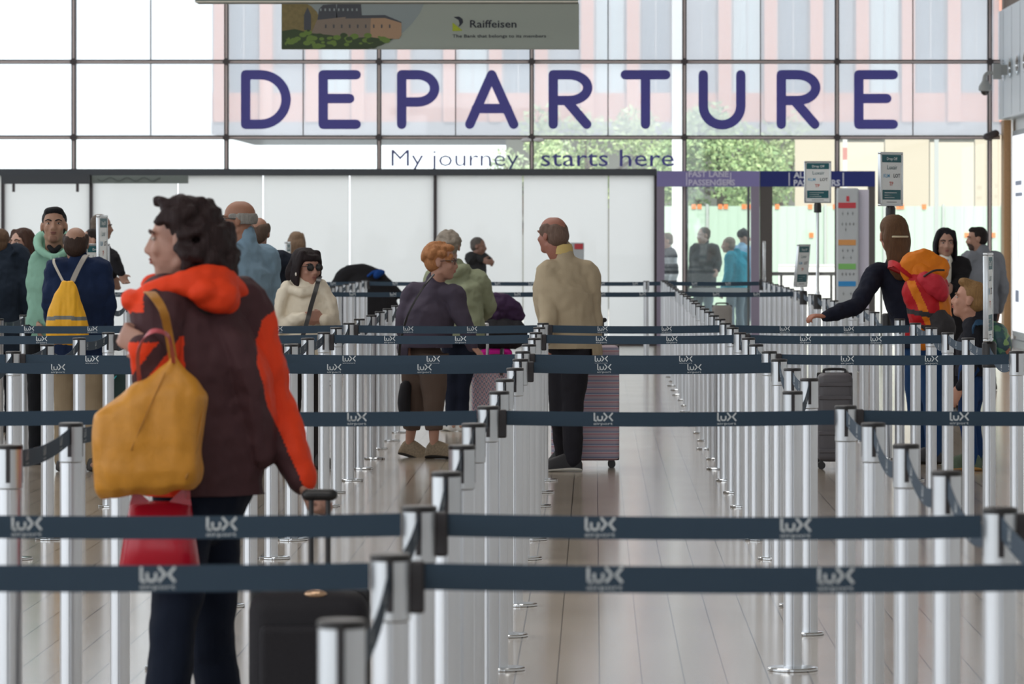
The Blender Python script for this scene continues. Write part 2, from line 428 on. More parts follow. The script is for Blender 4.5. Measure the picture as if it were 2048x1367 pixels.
# facade lettering
ind = mat('indigo_vinyl', '5552a8', .5)
lt = thing('departure_lettering', 'huge rounded indigo DEPARTURE lettering across the glass facade', 'lettering', W(1140, 258, YW))
def toL(x, z): return (X(x, YW), YW - .018, Z(z, YW))
T, Bm, h = 149.5, 248.5, 9.5
def gl(c, x0, x1):
    l, r = x0 + h, x1 - h
    m = (l + r) / 2
    if c == 'D': return [[(l, T), (l, Bm)], [(l, T), (l + 28, T)] + [(x, z) for x, z in arc(l + 30, (T + Bm) / 2, r - l - 30, (Bm - T) / 2, -90, 90)] + [(l, Bm)]]
    if c == 'E': return [[(r, T), (l, T), (l, Bm), (r, Bm)], [(l, 197), (r - 13, 197)]]
    if c in 'PR':
        bz = 204 if c == 'P' else 201
        g = [[(l, Bm), (l, T), (l + 28, T)] + arc(l + 32, (T + bz) / 2, r - l - 32, (bz - T) / 2, -90, 90) + [(l, bz)]]
        if c == 'R': g.append([(l + 26, bz), (r - 2, Bm)])
        return g
    if c == 'A': return [[(l, Bm), (m, T), (r, Bm)], [(l + 13, 217), (r - 13, 217)]]
    if c == 'T': return [[(l, T), (r, T)], [(m, T), (m, Bm)]]
    if c == 'U': return [[(l, T), (l, 212)] + [(x, z) for x, z in arc(m, 212, (r - l) / 2, Bm - 211, 180, 0)] + [(r, T)]]
for c, x0, x1 in (('D', 482, 582), ('E', 637, 722), ('P', 794, 879), ('A', 930, 1037), ('R', 1097, 1185), ('T', 1241, 1341), ('U', 1397, 1491), ('R', 1553, 1641), ('E', 1708, 1796)):
    MB().strokes(gl(c, x0, x1), 19, toL, .006).build('letter', ind, lt)
sl = thing('slogan_lettering', 'small indigo slogan My journey starts here on the glass under the big letters', 'lettering', W(1065, 333, YW))
put_words('thin_word', mat('slate_vinyl', '5a5f9c', .5), sl, 'My journey', lambda x, z: (x, YW - .018, z), X(783, YW), Z(332, YW), X(1037, YW) - X(783, YW), (332 - 297) * YW / F, -.008)
put_words('bold_word', ind, sl, 'starts here', lambda x, z: (x, YW - .018, z), X(1082, YW), Z(332, YW), X(1348, YW) - X(1082, YW), (332 - 297) * YW / F, .001)
# portals
def portal(xa, xb, wl_, wr_, colname, col, postcol, label, words, tx, bars, tcol):
    Y = YW - .35
    p = thing('door_portal', label, 'portal', (X((xa + xb) / 2, Y), Y, 0))
    b = MB().box(X(xa, Y), X(xb, Y), Y - .05, Y + .2, Z(373, Y), Z(342, Y))
    b.build('header', mat(colname, col, .45), p)
    s = MB()
    for (wd_, y0) in words: put_text(s, wd_, lambda x, z: (x, Y - .053, z), X(tx, Y), Z(y0, Y), None, 12 * Y / F, 0, .03)
    for bx in bars: s.box(X(bx, Y), X(bx + 2.2, Y), Y - .053, Y - .05, Z(371, Y), Z(345, Y))
    if 'FAST LANE' in words[0][0]:
        for i in range(5): s.box(X(1437, Y), X(1437 + (16, 14, 7, 7, 18)[i], Y), Y - .053, Y - .05, Z(348.5 + 5 * i, Y), Z(347.5 + 5 * i, Y))
    s.build('header_lettering', mat('sign_white_' + colname, tcol, .5), p)
    MB().box(X(xa, Y), X(xa + wl_, Y), Y - .04, Y + .2, 0, Z(373, Y)).build('jamb', mat(postcol[0], postcol[1], .5), p)
    MB().box(X(xb - wr_, Y), X(xb, Y), Y - .04, Y + .2, 0, Z(373, Y)).build('jamb', mat(postcol[0], postcol[1], .5), p)
    return p
p1 = portal(1314, 1519, 15, 17, 'lilac_reflect_sign', '8c84bd', ('lilac_reflect_jamb', '948a9d'), 'lilac portal marked FAST LANE PASSENGERS at the glass doors', [('FAST LANE', 353.5), ('PASSENGERS', 370.5)], 1377, (1372, 1460), 'd8d4ea')  # the lilac paints light reflections into header and jambs
p2 = portal(1520.5, 1750, 24, 13, 'navy_sign', '0f2374', ('graphite_jamb', '57524f'), 'navy portal marked ALL PASSENGERS beside the lilac portal', [('ALL', 355.5), ('PASSENGERS', 371)], 1587, (1577, 1685), 'dfe2ee')
# glazed door leaf rail inside the first portal
dl = thing('door_leaf', 'glass sliding door leaf with pale rail inside the lilac portal', 'door', (X(1415, YW), YW + .3, 0))
MB().box(X(1374, YW), X(1500, YW), YW + .30, YW + .34, Z(586, YW), Z(576, YW)).build('mid_rail', mat('pale_rail', 'c9cbd0', .4), dl)
for px in (1374, 1498): MB().box(X(px - 2, YW), X(px + 3, YW), YW + .3, YW + .34, .02, Z(344, YW)).build('stile', M_dark, dl)
MB().box(X(1374, YW), X(1500, YW), YW + .3, YW + .34, 0, .1).build('bottom_rail', M_dark, dl)
MB().box(X(1376, YW), X(1498, YW), YW + .315, YW + .325, .1, Z(344, YW)).build('pane', glassmat('door_glass', (.97, .99, .98), .01, gloss=.05), dl)
hr = thing('handrail', 'brown metal handrail outside the glass by the navy portal', 'handrail', (X(1770, YW), YW + .6, 0))
MB().box(X(1535, YW + .6), X(2005, YW + .6), YW + .57, YW + .63, .96, 1.01).build('rail', mat('rail_brown', '584c46', .5), hr)
for px in (1560, 1660, 1760, 1860, 1960): MB().box(X(px, YW + .6), X(px + 5, YW + .6), YW + .58, YW + .62, -.05, .96).build('baluster', mat('rail_brown', '584c46', .5), hr)
# hanging banner
by = 45.0
bn = thing('hanging_banner', 'grey advertising banner with castle picture hanging above the letters', 'banner', W(860, 50, by))
M_ban = mat('banner_grey', '9ea79f', .6)
MB().box(X(563, by), X(1158, by), by, by + .12, Z(98, by), Z(6, by)).build('panel', M_ban, bn)
fy = by - .004
def tb(x, z): return (X(x, by), fy, Z(z, by))
def poly(mb, pts, mi, y): mb.add([(X(x, by), y, Z(z, by)) for x, z in pts], [tuple(range(len(pts)))], mi)
pic = MB()
edge = [(600 + 250 * math.sin(math.radians(a)) ** 1.0, 98 - 0) for a in ()]
curve = [(849, 6), (840, 26), (825, 46), (806, 65), (785, 80), (762, 91), (735, 98)]
poly(pic, [(564, 98), (564, 6)] + curve, 0, by - .002)                                   # evening sky
poly(pic, [(564, 80), (564, 6), (610, 6), (622, 12), (634, 24), (640, 40), (640, 80)], 1, by - .003)   # wooded hill
for pts in ([(608, 60), (608, 30), (615, 14), (622, 30), (622, 60)], [(634, 46), (638, 18), (646, 10), (672, 8), (676, 46)], [(672, 46), (674, 8), (722, 8), (724, 34), (724, 46)]):
    poly(pic, pts, 2, by - .004)
poly(pic, [(620, 74), (634, 40), (690, 34), (742, 34), (742, 78)], 3, by - .0045)
poly(pic, [(740, 78), (742, 34), (770, 34), (803, 46), (803, 70), (798, 78)], 4, by - .005)
poly(pic, [(690, 37), (694, 31), (770, 30), (803, 44), (803, 46), (770, 36)], 2, by - .0055)
for i in range(9): poly(pic, [(640 + i * 9, 22), (640 + i * 9, 17), (643 + i * 9, 17), (643 + i * 9, 22)], 0, by - .0056)
for i in range(9): poly(pic, [(650 + i * 16, 56), (650 + i * 16, 49), (653 + i * 16, 49), (653 + i * 16, 56)], 2, by - .0057)
poly(pic, [(564, 98), (564, 62), (590, 58), (620, 66), (660, 70), (700, 76), (740, 74), (770, 78), (788, 77), (762, 91), (735, 98)], 5, by - .006)
rg = random.Random(3)
for i in range(60):
    x = rg.uniform(568, 775); z = rg.uniform(70, 95) if x > 620 else rg.uniform(60, 95)
    if x > 735 and z > 98 - (x - 735) * .25 - 3: continue
    r = rg.uniform(3, 8)
    poly(pic, [(x + r * math.cos(k) * 1.1, min(97.5, z + r * .7 * math.sin(k))) for k in [6.28318 * q / 9 for q in range(9)]], rg.choice((5, 6, 6)), by - .0062 - i * 1e-5)
pic.build('castle_picture', [mat('pic_sky', '8d999b', .6), mat('pic_hill', '7d7048', .6, 0, 0, 25, .35), mat('pic_roof', '464a52', .6), mat('pic_wall', '83766a', .6), mat('pic_wall_lit', 'a98b70', .6), mat('pic_trees', '37492c', .6), mat('pic_leaves', '67823a', .6)], bn)
lg = MB()
poly(lg, [(905, 45), (905, 62), (915, 62), (925, 61), (914, 52)], 0, fy)
poly(lg, [(907, 34), (918, 33), (925, 38), (926, 45), (922, 50), (917, 54), (919, 47), (917, 40)], 1, fy)
lg.build('bank_emblem', [mat('lime_ink', 'a5b324', .5), mat('navy_ink', '151b2c', .5)], bn)
put_words('bank_name', mat('navy_ink', '151b2c', .5), bn, 'Raiffeisen', lambda x, z: (x, fy, z), X(940, by), Z(55, by), X(1033, by) - X(940, by), 15.5 * by / F, .012)
put_words('tagline_word', mat('navy_ink', '151b2c', .5), bn, 'The Bank that belongs to its members', lambda x, z: (x, fy, z), X(905, by), Z(75, by), X(1092, by) - X(905, by), 6.5 * by / F, .010)
MB().box(X(563, by), X(1150, by), by - .01, by, Z(6.2, by), Z(4.6, by)).build('edge_strip', mat('cream_edge', 'e8e2d4', .5), bn)
for px in (640, 1080): MB().box(X(px, by), X(px, by) + .012, by + .05, by + .062, Z(6, by), 9).build('hanging_wire', M_dark, bn)
b2 = 43.5
bs = thing('lamp_beam', 'long dark lamp beam hanging above the advertising banner', 'beam', W(775, 0, b2))
MB().box(X(390, b2), X(1156, b2), b2, b2 + .4, Z(4, b2), Z(-24, b2)).build('casing', mat('beam_grey', '77807a', .5), bs)
MB().box(X(390, b2), X(1156, b2), b2 - .004, b2, Z(4.4, b2), Z(2.6, b2)).build('edge_strip', mat('cream_edge', 'e8e2d4', .5), bs)
for px in (470, 1080): MB().box(X(px, b2), X(px, b2) + .015, b2 + .2, b2 + .215, Z(-24, b2), 9).build('hanging_wire', M_dark, bs)

# ---------------------------------------------------------------- outside
struct(MB().box(-60, 60, YW + .02, 140, -.25, -.05).build('ground_outside', mat('pale_paving', 'a9a8a3', .8, 0, 0, 3, .1)))
pl_ = thing('facade_pillar', 'slim white pillar standing just outside the glass by the lilac portal', 'pillar', (X(1356, 71.5), 71.5, 0))
MB().box(X(1344, 71.5), X(1368, 71.5), 71.4, 71.6, -.05, 9.8).build('shaft', mat('pillar_white', 'f4f4f2', .5), pl_)
MB().box(X(1341, 71.5), X(1371, 71.5), 71.35, 71.65, -.05, .1).build('pillar_foot', mat('pillar_white', 'f4f4f2', .5), pl_)
# office building across the road
byd = 96.0
ob = thing('office_building', 'pale pink and grey office building behind the lettered glass', 'building', (X(1250, byd), byd, 0))
xa, xb = X(425, byd), X(2250, byd)
zb, zs = Z(244, byd), Z(186, byd)
MB().box(xa, xb, byd, byd + 12, zb, 14).build('wall', mat('grey_render', 'b4b4ba', .8), ob)
MB().box(xa, xb, byd - .1, byd, zb, zs).build('spandrel', mat('pink_stone', 'c48d7d', .8), ob)
MB().box(xa, xb, byd - .25, byd + 12, zb - .25, zb).build('soffit', mat('soffit_grey', '8c8c92', .8), ob)
MB().box(xa + 6, xb, byd + 3, byd + 12, -.05, zb - .25).build('ground_floor', mat('ground_floor_grey', 'a4a39a', .8), ob)
rg = random.Random(5)
px = 430; i = 0
while px < 2200:
    MB().box(X(px, byd), X(px + 25, byd), byd - .3, byd, zb + .0, 14).build('pilaster', mat('pink_stone', 'c48d7d', .8), ob)
    wnd = MB().box(X(px + 30, byd), X(px + 86, byd), byd - .05, byd - .01, zs, 14).build('window', mat('office_glass_%d' % (i % 3), ('737d8a', '8d929b', 'b3c0c7')[i % 3], .3), ob)
    MB().box(X(px + 57, byd), X(px + 59, byd), byd - .08, byd - .05, zs, 14).build('window_bar', mat('grey_render', 'b4b4ba', .8), wnd)
    px += 91.5; i += 1
# trees, leaf greens paled to paint in the haze
def tree(px, Y, zc, rx, rz, n, cols, label, seed, trunk=True):
    r = random.Random(seed)
    c = Vector((X(px, Y), Y, zc))
    t = thing('street_tree', label, 'tree', (c.x, Y, -.05), 'trees beyond the construction fence')
    b = MB()
    clumps = [(c + Vector((r.uniform(-1, 1) * rx * .7, r.uniform(-1, 1) * rx * .6, r.uniform(-1, 1) * rz * .7)), r.uniform(.3, .55) * min(rx, rz)) for _ in range(16)]
    for _ in range(n):
        q, cr = r.choice(clumps)
        d = Vector((r.gauss(0, 1), r.gauss(0, 1), r.gauss(0, 1))).normalized() * cr * r.random() ** .35
        p = q + d; s = r.uniform(.03, .07)
        u = Vector((r.gauss(0, 1), r.gauss(0, 1), r.gauss(0, 1))).normalized(); v = u.orthogonal().normalized()
        b.add([p - u * s, p + v * s * .6, p + u * s, p - v * s * .6], [(0, 1, 2, 3)], r.randrange(len(cols)))
    b.build('foliage', [mat('leaf_' + k, k, .6) for k in cols], t)
    tk = MB().tube([(c.x, Y, -.05), (c.x + .05, Y, zc * .5), (c.x, Y, zc)], [.14, .1, .05])
    for k in range(5):
        q = clumps[k][0]
        tk.tube([(c.x, Y, zc * (.5 + .08 * k)), q], [.05, .02], n=8)
    tk.build('trunk', mat('bark', '5d5248', .9), t, True)
GR = ('a3b57c', '8fa56e', 'b8c693')
tree(1180, 88, 2.9, 1.5, 1.0, 4200, GR, 'light green tree behind the words starts here', 11)
tree(1440, 86, 3.0, 1.3, 1.15, 8000, ('93ab72', '7f9a66', 'aabd85'), 'full green tree seen above the lilac portal', 12)
tree(1555, 90, 2.9, .9, .9, 2600, ('8a9a68', '9aa878'), 'thin grey green tree above the navy portal', 13)
tree(1060, 91, 2.6, 1.0, .7, 1800, ('9fb08a', 'b0bd98'), 'pale green tree behind the thin words My journey', 14)
# construction fence with orange clips
fyY = 78.0
for i in range(7):
    x0 = X(1300 + i * 118, fyY); x1 = X(1300 + (i + 1) * 118, fyY) - .02
    fp = thing('fence_panel', 'pale green hoarding panel with orange clips, %s from the white pillar' % ('first', 'second', 'third', 'fourth', 'fifth', 'sixth', 'seventh')[i], 'fence panel', ((x0 + x1) / 2, fyY, -.05), 'hoarding panels outside')
    b = MB().box(x0, x1, fyY, fyY + .03, .02, Z(412, fyY))
    for k in range(6): b.box(x0 + k * (x1 - x0) / 6, x0 + k * (x1 - x0) / 6 + .02, fyY - .008, fyY, .02, Z(412, fyY))
    b.build('sheet', mat('pale_green_sheet', 'bfd2c0', .6), fp)
    MB().box(x1 - .03, x1 + .012, fyY - .05, fyY + .06, -.05, Z(408, fyY)).build('fence_post', mat('fence_grey', 'b9bcb8', .5), fp)
    rg = random.Random(i)
    for k in range(4):
        cx, cz = rg.uniform(x0 + .05, x1 - .15), rg.choice((Z(413, fyY), Z(413, fyY), Z(470, fyY)))
        MB().box(cx, cx + .07, fyY - .02, fyY + .05, cz - .04, cz + .04).build('clip', mat('clip_orange', 'f0803c', .6), fp)
wb = thing('concrete_barrier', 'low sunlit white concrete barrier in front of the green hoarding', 'barrier', (X(1790, 75), 75, -.05))
bb = MB()
bb.rings([[(X(1557, 75), 75 - .25 * k, z), (X(2100, 75), 75 - .25 * k, z), (X(2100, 75), 75 + .25 * k, z), (X(1557, 75), 75 + .25 * k, z)] for z, k in ((-.05, 1.2), (.15, 1.1), (.3, .5), (Z(531, 75), .4))])
bb.build('wall_block', mat('barrier_white', 'f6f3ee', .7), wb)
MB().box(X(1557, 75), X(2100, 75), 74.88, 75.12, Z(531, 75), Z(529, 75)).build('capping', mat('barrier_white', 'f6f3ee', .7), wb)
hd = thing('tan_hoarding', 'tall tan site hoarding behind the tilted drop off signs', 'hoarding', (X(1800, 84), 84, -.05))
for k in range(5):
    MB().box(X(1590 + k * 90, 84), X(1678 + k * 90, 84), 84, 84.06, -.05, Z(270 + (k % 2) * 14, 84)).build('board', mat('tan_board_%d' % (k % 2), ('c2b5a2', 'cbc0b0')[k % 2], .8), hd)
for px_ in (1690, 1873):
    sp = thing('site_pole', ['red and white striped pole behind the navy portal', 'grey site pole behind the black coated woman'][px_ > 1700], 'pole', (X(px_, 76), 76, -.05))
    for k in range(16):
        MB().box(X(px_, 76) - .035, X(px_, 76) + .035, 75.97, 76.03, -.05 + k * .2, .15 + k * .2).build('band', mat(('pole_red', 'pole_pale')[k % 2] if px_ < 1700 else 'pole_grey', (('c08078', 'd8d4d0')[k % 2]) if px_ < 1700 else 'b4b6b4', .6), sp)
# ---------------------------------------------------------------- belt barriers
M_alu = mat('satin_aluminium', 'dadde1', .34, .8)
M_alu2 = mat('brushed_head', 'd0d4d8', .36, .8)
M_black = mat('black_plastic', '1f1e20', .4)
M_clip = mat('clip_plastic', '2b282c', .45)
M_steel = mat('polished_steel', 'cfd2d4', .12, 1)
M_belt = mat('slate_blue_belt', '293f52', .7, 0, .15, 400)
M_beltedge = mat('grey_belt', '3a363a', .75)
M_print = mat('belt_print', 'cfd6da', .7)
HP, BW, BZ = .988, .047, .949
def grooved(r, z):
    pts = []
    for i in range(64):
        a = 6.28318 * i / 64
        g = abs(((i + 8) % 16) - 8)
        pts.append((r * math.cos(a) * (.90 if g == 0 else 1), r * math.sin(a) * (.90 if g == 0 else 1), z))
    return pts
me_body = MB().rings([grooved(.0325, .012), grooved(.0325, HP - .118)]).mesh('post_body', M_alu)
me_body.polygons.foreach_set('use_smooth', [True] * len(me_body.polygons)); me_body.set_sharp_from_angle(angle=.35)
b = MB().lathe((0, 0, 0), [(.0335, HP - .116), (.035, HP - .114), (.035, HP - .012)], 40)
for k in range(4):
    a = k * math.pi / 2
    c, s = math.cos(a), math.sin(a)
    q = lambda x, y, z: (x * c - y * s, x * s + y * c, z)
    vs = [q(.0352, y, z) for y, z in ((-.006, HP - .1), (.006, HP - .1), (.006, HP - .012), (-.006, HP - .012))]
    vs2 = [q(.030, y, z) for y, z in ((-.006, HP - .1), (.006, HP - .1), (.006, HP - .012), (-.006, HP - .012))]
    b.add(vs + vs2, [(0, 1, 2, 3), (7, 6, 5, 4)] + [(i, i + 4, (i + 1) % 4 + 4, (i + 1) % 4) for i in range(4)], 1)
me_head = b.mesh('post_head', [M_alu2, M_clip])
me_head.polygons.foreach_set('use_smooth', [True] * len(me_head.polygons)); me_head.set_sharp_from_angle(angle=.5)
me_cap = MB().lathe((0, 0, 0), [(.036, HP - .012), (.0365, HP - .006), (.036, HP - .002), (.032, HP)], 40).mesh('post_cap', M_black)
me_capb = MB().lathe((0, 0, 0), [(.0355, HP - .12), (.0368, HP - .116), (.0368, HP), (.03, HP + .012)], 32).mesh('post_head_black', M_black)
me_base = MB().lathe((0, 0, 0), [(.088, 0), (.09, .002), (.09, .009), (.086, .012), (.036, .016)], 40).mesh('post_base', M_steel)
me_base.polygons.foreach_set('use_smooth', [True] * len(me_base.polygons)); me_base.set_sharp_from_angle(angle=.5)
me_base2 = MB().lathe((.018, 0, 0), [(.073, 0), (.075, .002), (.075, .009), (.071, .012), (.02, .015)], 40).mesh('post_base', M_steel)
me_base2.polygons.foreach_set('use_smooth', [True] * len(me_base2.polygons)); me_base2.set_sharp_from_angle(angle=.5)
me_clip = MB().rbox((.045, 0, HP - .058), (.014, .011, .046), .006).mesh('belt_clip', M_clip)
# printed belt: local +x along the belt, print on both faces
def logo(mb, ox, side):
    L = .062
    def t3(x, z):
        return (ox + x if side < 0 else ox + L - x, side * .0012, BZ + z)
    u = L / 66.0
    P = lambda x, z: (x * u, (z - 23) * u)
    ln = [[P(3, 44), P(3, 20), P(7, 18), P(10, 18)], [P(14, 33), P(14, 24), P(18, 19), P(26, 19), P(30, 24), P(30, 33)],
          [P(36, 44), P(47, 31), P(36, 18)], [P(65, 44), P(54, 31), P(65, 18)]]
    h = 2.6 * u
    for pl in ln:
        for k in range(len(pl) - 1):
            (ax, az), (bx, bz) = pl[k], pl[k + 1]
            d = math.hypot(bx - ax, bz - az); nx, nz = -(bz - az) / d * h, (bx - ax) / d * h
            ex, ez = (bx - ax) / d * h * .5, (bz - az) / d * h * .5
            vs = [t3(ax + nx - ex, az + nz - ez), t3(ax - nx - ex, az - nz - ez), t3(bx - nx + ex, bz - nz + ez), t3(bx + nx + ex, bz + nz + ez)]
            mb.add(vs, [(0, 1, 2, 3)], 1)
    put_text(mb, 'airport', t3, 0, (4 - 23) * u, L, .0085, 1)
def belt_mesh(L, sag, grey=False):
    b = MB(); n = 12; h = BW / 2
    zz = lambda t: -sag * 4 * t * (1 - t)
    fr = [[(t * L, -.0008, BZ + zz(t) - h), (t * L, .0008, BZ + zz(t) - h), (t * L, .0008, BZ + zz(t) + h), (t * L, -.0008, BZ + zz(t) + h)] for t in [i / n for i in range(n + 1)]]
    b.rings(fr)
    x = .29
    while x + .065 < L:
        m0 = len(b.v); logo(b, x, -1); logo(b, x, 1)
        t = (x + .03) / L
        b.v[m0:] = [(p[0], p[1], p[2] + zz(t)) for p in b.v[m0:]]
        x += .40
    return b.mesh('printed_belt', [M_beltedge if grey else M_belt, M_print])
ROWX = {0: -.345, 1: .82, 2: 2.0, 3: 3.18, -1: -1.54, -2: -2.76, -3: -3.91, -4: -5.08}
ROWN = {0: 'first row left of the open aisle', 1: 'first row right of the open aisle', 2: 'second row right of the open aisle', 3: 'third row right of the open aisle',
        -1: 'second row left of the open aisle', -2: 'third row left of the open aisle', -3: 'fourth row left of the open aisle', -4: 'fifth row left of the open aisle'}
S0, ST = 6.7, 1.4
def dk(k): return S0 + ST * k
RANGE = {0: list(range(0, 17)) + [28, 35], 1: list(range(2, 36)), 2: list(range(11, 36)), -1: list(range(4, 22)) + [28, 35], -2: list(range(10, 36)),
         -3: list(range(17, 29)) + [35], -4: list(range(23, 29)) + [35], 3: []}
RANGE[-4].append(34); RANGE[-4].sort()
CROSS = {1: (-1, 0), 2: (-1, 0, 1), 6: (-1, 0, 1), 10: (-2, -1, 0, 1), 11: (-2, -1, 0, 1), 14: (-3, -2, -1, 0, 1), 16: (-3, -2, -1, 0, 1), 28: (-4, -3, -2, -1, 0, 1), 35: (-4, -3, -2, -1, 0, 1)}
RANGE[-1] = sorted(set([1, 2] + RANGE[-1])); RANGE[1] = sorted(set([1] + RANGE[1])); RANGE[2] = sorted(set([2, 6] + RANGE[2])); RANGE[-2] = sorted(set([6] + RANGE[-2])); CROSS[6] = (-2, -1, 0, 1)
RANGE[-3] = sorted(set([11, 14, 16] + RANGE[-3])); CROSS[11] = (-3, -2, -1, 0, 1)
NOLONG = {(0, 16), (1, 6), (2, 35), (-1, 2), (2, 16), (2, 17), (-1, 3)}
JIT = random.Random(21)
POS = {}
for rI, ks in RANGE.items():
    for k in ks:
        x, y = ROWX[rI] + JIT.uniform(-.008, .008), dk(k) + JIT.uniform(-.05, .05)
        if rI == 0: x += -.015 + .0016 * (dk(k) - 6.7)
        if (rI, k) == (1, 7): x = .70
        POS[rI, k] = (x, y)
ORD = 'first second third fourth fifth sixth seventh eighth ninth tenth eleventh twelfth thirteenth fourteenth fifteenth sixteenth seventeenth eighteenth nineteenth twentieth twenty-first twenty-second twenty-third twenty-fourth twenty-fifth twenty-sixth twenty-seventh twenty-eighth twenty-ninth thirtieth thirty-first thirty-second thirty-third thirty-fourth thirty-fifth thirty-sixth'.split()
SIGNPOST = {(2, 12): 1, (2, 18): 1, (2, 25): 1, (2, 27): 1, (2, 35): 1}
_belts = {}
POSTS = {}
def add_belt(post, p, q, sag):
    d = math.hypot(q[0] - p[0], q[1] - p[1]); a = math.atan2(q[1] - p[1], q[0] - p[0])
    L = d - .0875
    key = (round(L, 2), sag)
    if key not in _belts: _belts[key] = belt_mesh(key[0], sag)
    o = link('belt', _belts[key], post, (math.cos(a) * .05, math.sin(a) * .05, 0), a)
    o.scale = (L / key[0], 1, 1)
    link('belt_clip', me_clip, post, (0, 0, 0), a)
    return a
for rI, ks in sorted(RANGE.items(), key=lambda t: abs(t[0])):
    for n, k in enumerate(ks):
        x, y = POS[rI, k]
        blk = (rI, k) in SIGNPOST
        lb = '%s, %s from front, %s' % ('belt post with black sign head' if blk else 'silver belt post', ORD[n], ROWN[rI])
        po = thing('barrier_post', lb, 'barrier post', (x, y, 0), 'belt barrier posts in the queue lanes')
        POSTS[rI, k] = po
        big = (rI == 1 and k == 7) or JIT.random() < .12
        link('post_base', me_base if big else me_base2, po, rz=JIT.choice((-.5, 0, .3, 3.0)) if not (rI == 0) else JIT.uniform(-.3, .3))
        link('post_body', me_body, po)
        if blk:
            link('sign_socket', me_capb, po)
        else:
            link('post_head', me_head, po); link('post_cap', me_cap, po)
        if k in CROSS and rI in CROSS[k] and (rI + 1, k) in POS:
            add_belt(po, (x, y), POS[rI + 1, k], .006)
        if (rI, k + 1) in POS and (rI, k) not in NOLONG:
            add_belt(po, (x, y), POS[rI, k + 1], .02 if JIT.random() < .7 else .06)
lone = thing('barrier_post', 'silver belt post standing alone in the aisle by the lilac portal', 'barrier post', (.605, 54.9, 0))
for nme, m_ in (('post_base', me_base2), ('post_body', me_body), ('post_head', me_head), ('post_cap', me_cap)): link(nme, m_, lone)

# ---------------------------------------------------------------- sign holders
M_frame = mat('snap_frame_aluminium', 'c5c8ca', .25, .9)
M_teal = mat('teal_ink', '1f5f68', .5); M_paper = mat('sign_paper', 'e6eaea', .35); M_navy = mat('navy_ink', '151b2c', .5)
def sign(label, px, py0, py1, Y, wid, rz, name='sign_holder', content=True, pole_to=None, con=True, tilt=0):
    """an upright snap frame; rz turns it, pole_to = height of its foot"""
    z1, z0 = Z(py0, Y), Z(py1, Y); x = X(px, Y)
    hgt = z1 - z0; c = Vector((x, Y, (z0 + z1) / 2))
    s = thing(name, label, 'sign', (x, Y, pole_to if pole_to is not None else z0))
    ax = (Vector((math.cos(rz), math.sin(rz), 0)), Vector((-math.sin(rz), math.cos(rz), 0)), Vector((math.sin(tilt), 0, math.cos(tilt))))
    hw = wid / 2
    P = lambda u, v, d=-.012: c + ax[0] * u + ax[2] * v + ax[1] * d
    fr = MB(); t = .014
    for u0, u1, v0, v1 in ((-hw, hw, hgt / 2 - t, hgt / 2), (-hw, hw, -hgt / 2, -hgt / 2 + t), (-hw, -hw + t, -hgt / 2 + t, hgt / 2 - t), (hw - t, hw, -hgt / 2 + t, hgt / 2 - t)):
        fr.rbox(P((u0 + u1) / 2, (v0 + v1) / 2, 0), ((u1 - u0) / 2, .014, (v1 - v0) / 2), .004, (ax[0], ax[1], ax[2]))
    sharp(fr.build('frame', M_frame, s))
    pb_ = MB().rbox(P(0, 0, 0), (hw - t + .002, .009, hgt / 2 - t + .002), .002, ax)
    for sd in (-1, 1):
        q = lambda u, v, sd=sd: P(u * -sd, v, sd * .0105)
        W2 = wid - 2 * t
        def rect(u0, u1, v0, v1, mi): pb_.add([q(u0 * W2 / 2, v0 * hgt / 2), q(u1 * W2 / 2, v0 * hgt / 2), q(u1 * W2 / 2, v1 * hgt / 2), q(u0 * W2 / 2, v1 * hgt / 2)], [(0, 1, 2, 3)], mi)
        if not content: continue
        rect(-.94, .94, .62, .9, 1)
        put_text(pb_, 'Drop Off', lambda a, b_: tuple(q(a, b_) + ax[1] * (sd * .0008)), -.24 * W2, .70 * hgt / 2, .52 * W2, None, 0, .01)
        T3 = lambda a, b_: tuple(q(a, b_))
        put_text(pb_, 'Luxair', T3, -.22 * W2, .36 * hgt / 2, .5 * W2, None, 1, 0)
        put_text(pb_, 'KLM', T3, -.40 * W2, .06 * hgt / 2, .3 * W2, None, 2, .01)
        put_text(pb_, 'LOT', T3, .10 * W2, .06 * hgt / 2, .32 * W2, None, 3, .015)
        put_text(pb_, 'TP', T3, -.12 * W2, -.24 * hgt / 2, .2 * W2, None, 4, .015)
        rect(-.9, .9, -.76, -.40, 1)
        for i in range(3): rect(-.7, (.5, .1, .3)[i], -.52 - .09 * i, -.49 - .09 * i, 0)
        rect(-.5, .5, -.86, -.84, 3)
    pb_.build('poster', [M_paper, M_teal, mat('sky_ink', '5fa8cf', .5), M_navy, mat('red_ink', 'c64a30', .5)], s)
    if con:
        sharp(MB().lathe((x, Y, z0 - .085), [(.03, 0), (.034, .004), (.034, .07), (.028, .085)], 20).build('clamp', M_black, s))
    if pole_to is not None:
        top = z0 - .06 if con else z0
        sharp(MB().lathe((x, Y, 0), [(.021, pole_to), (.021, pole_to + .02), (.0145, pole_to + .03), (.0145, top)], 16).build('pole', M_frame, s))
    return s
def on(rk): return POS[rk][0], POS[rk][1]
def pxof(rk): return VX + F * POS[rk][0] / POS[rk][1]
PT = HP + .012
sign('grey framed Drop Off sign on a tall pole before the navy portal', pxof((2, 25)), 322, 406, on((2, 25))[1], .245, .12, pole_to=PT)
sign('shiny tall Drop Off sign behind the head of the backpack wearer', pxof((2, 18)) + 6, 304, 412, on((2, 18))[1], .24, .8, pole_to=PT)
sign('small tilted Drop Off sign low on a post in front of the portal', pxof((2, 27)) - 3, 488, 574, on((2, 27))[1], .245, 1.05, pole_to=PT, con=False, tilt=.08)
sign('edge-on silver sign frame standing beside the blond boy', pxof((2, 12)) - 2, 505, 682, on((2, 12))[1], .30, 1.40, pole_to=PT, con=False)
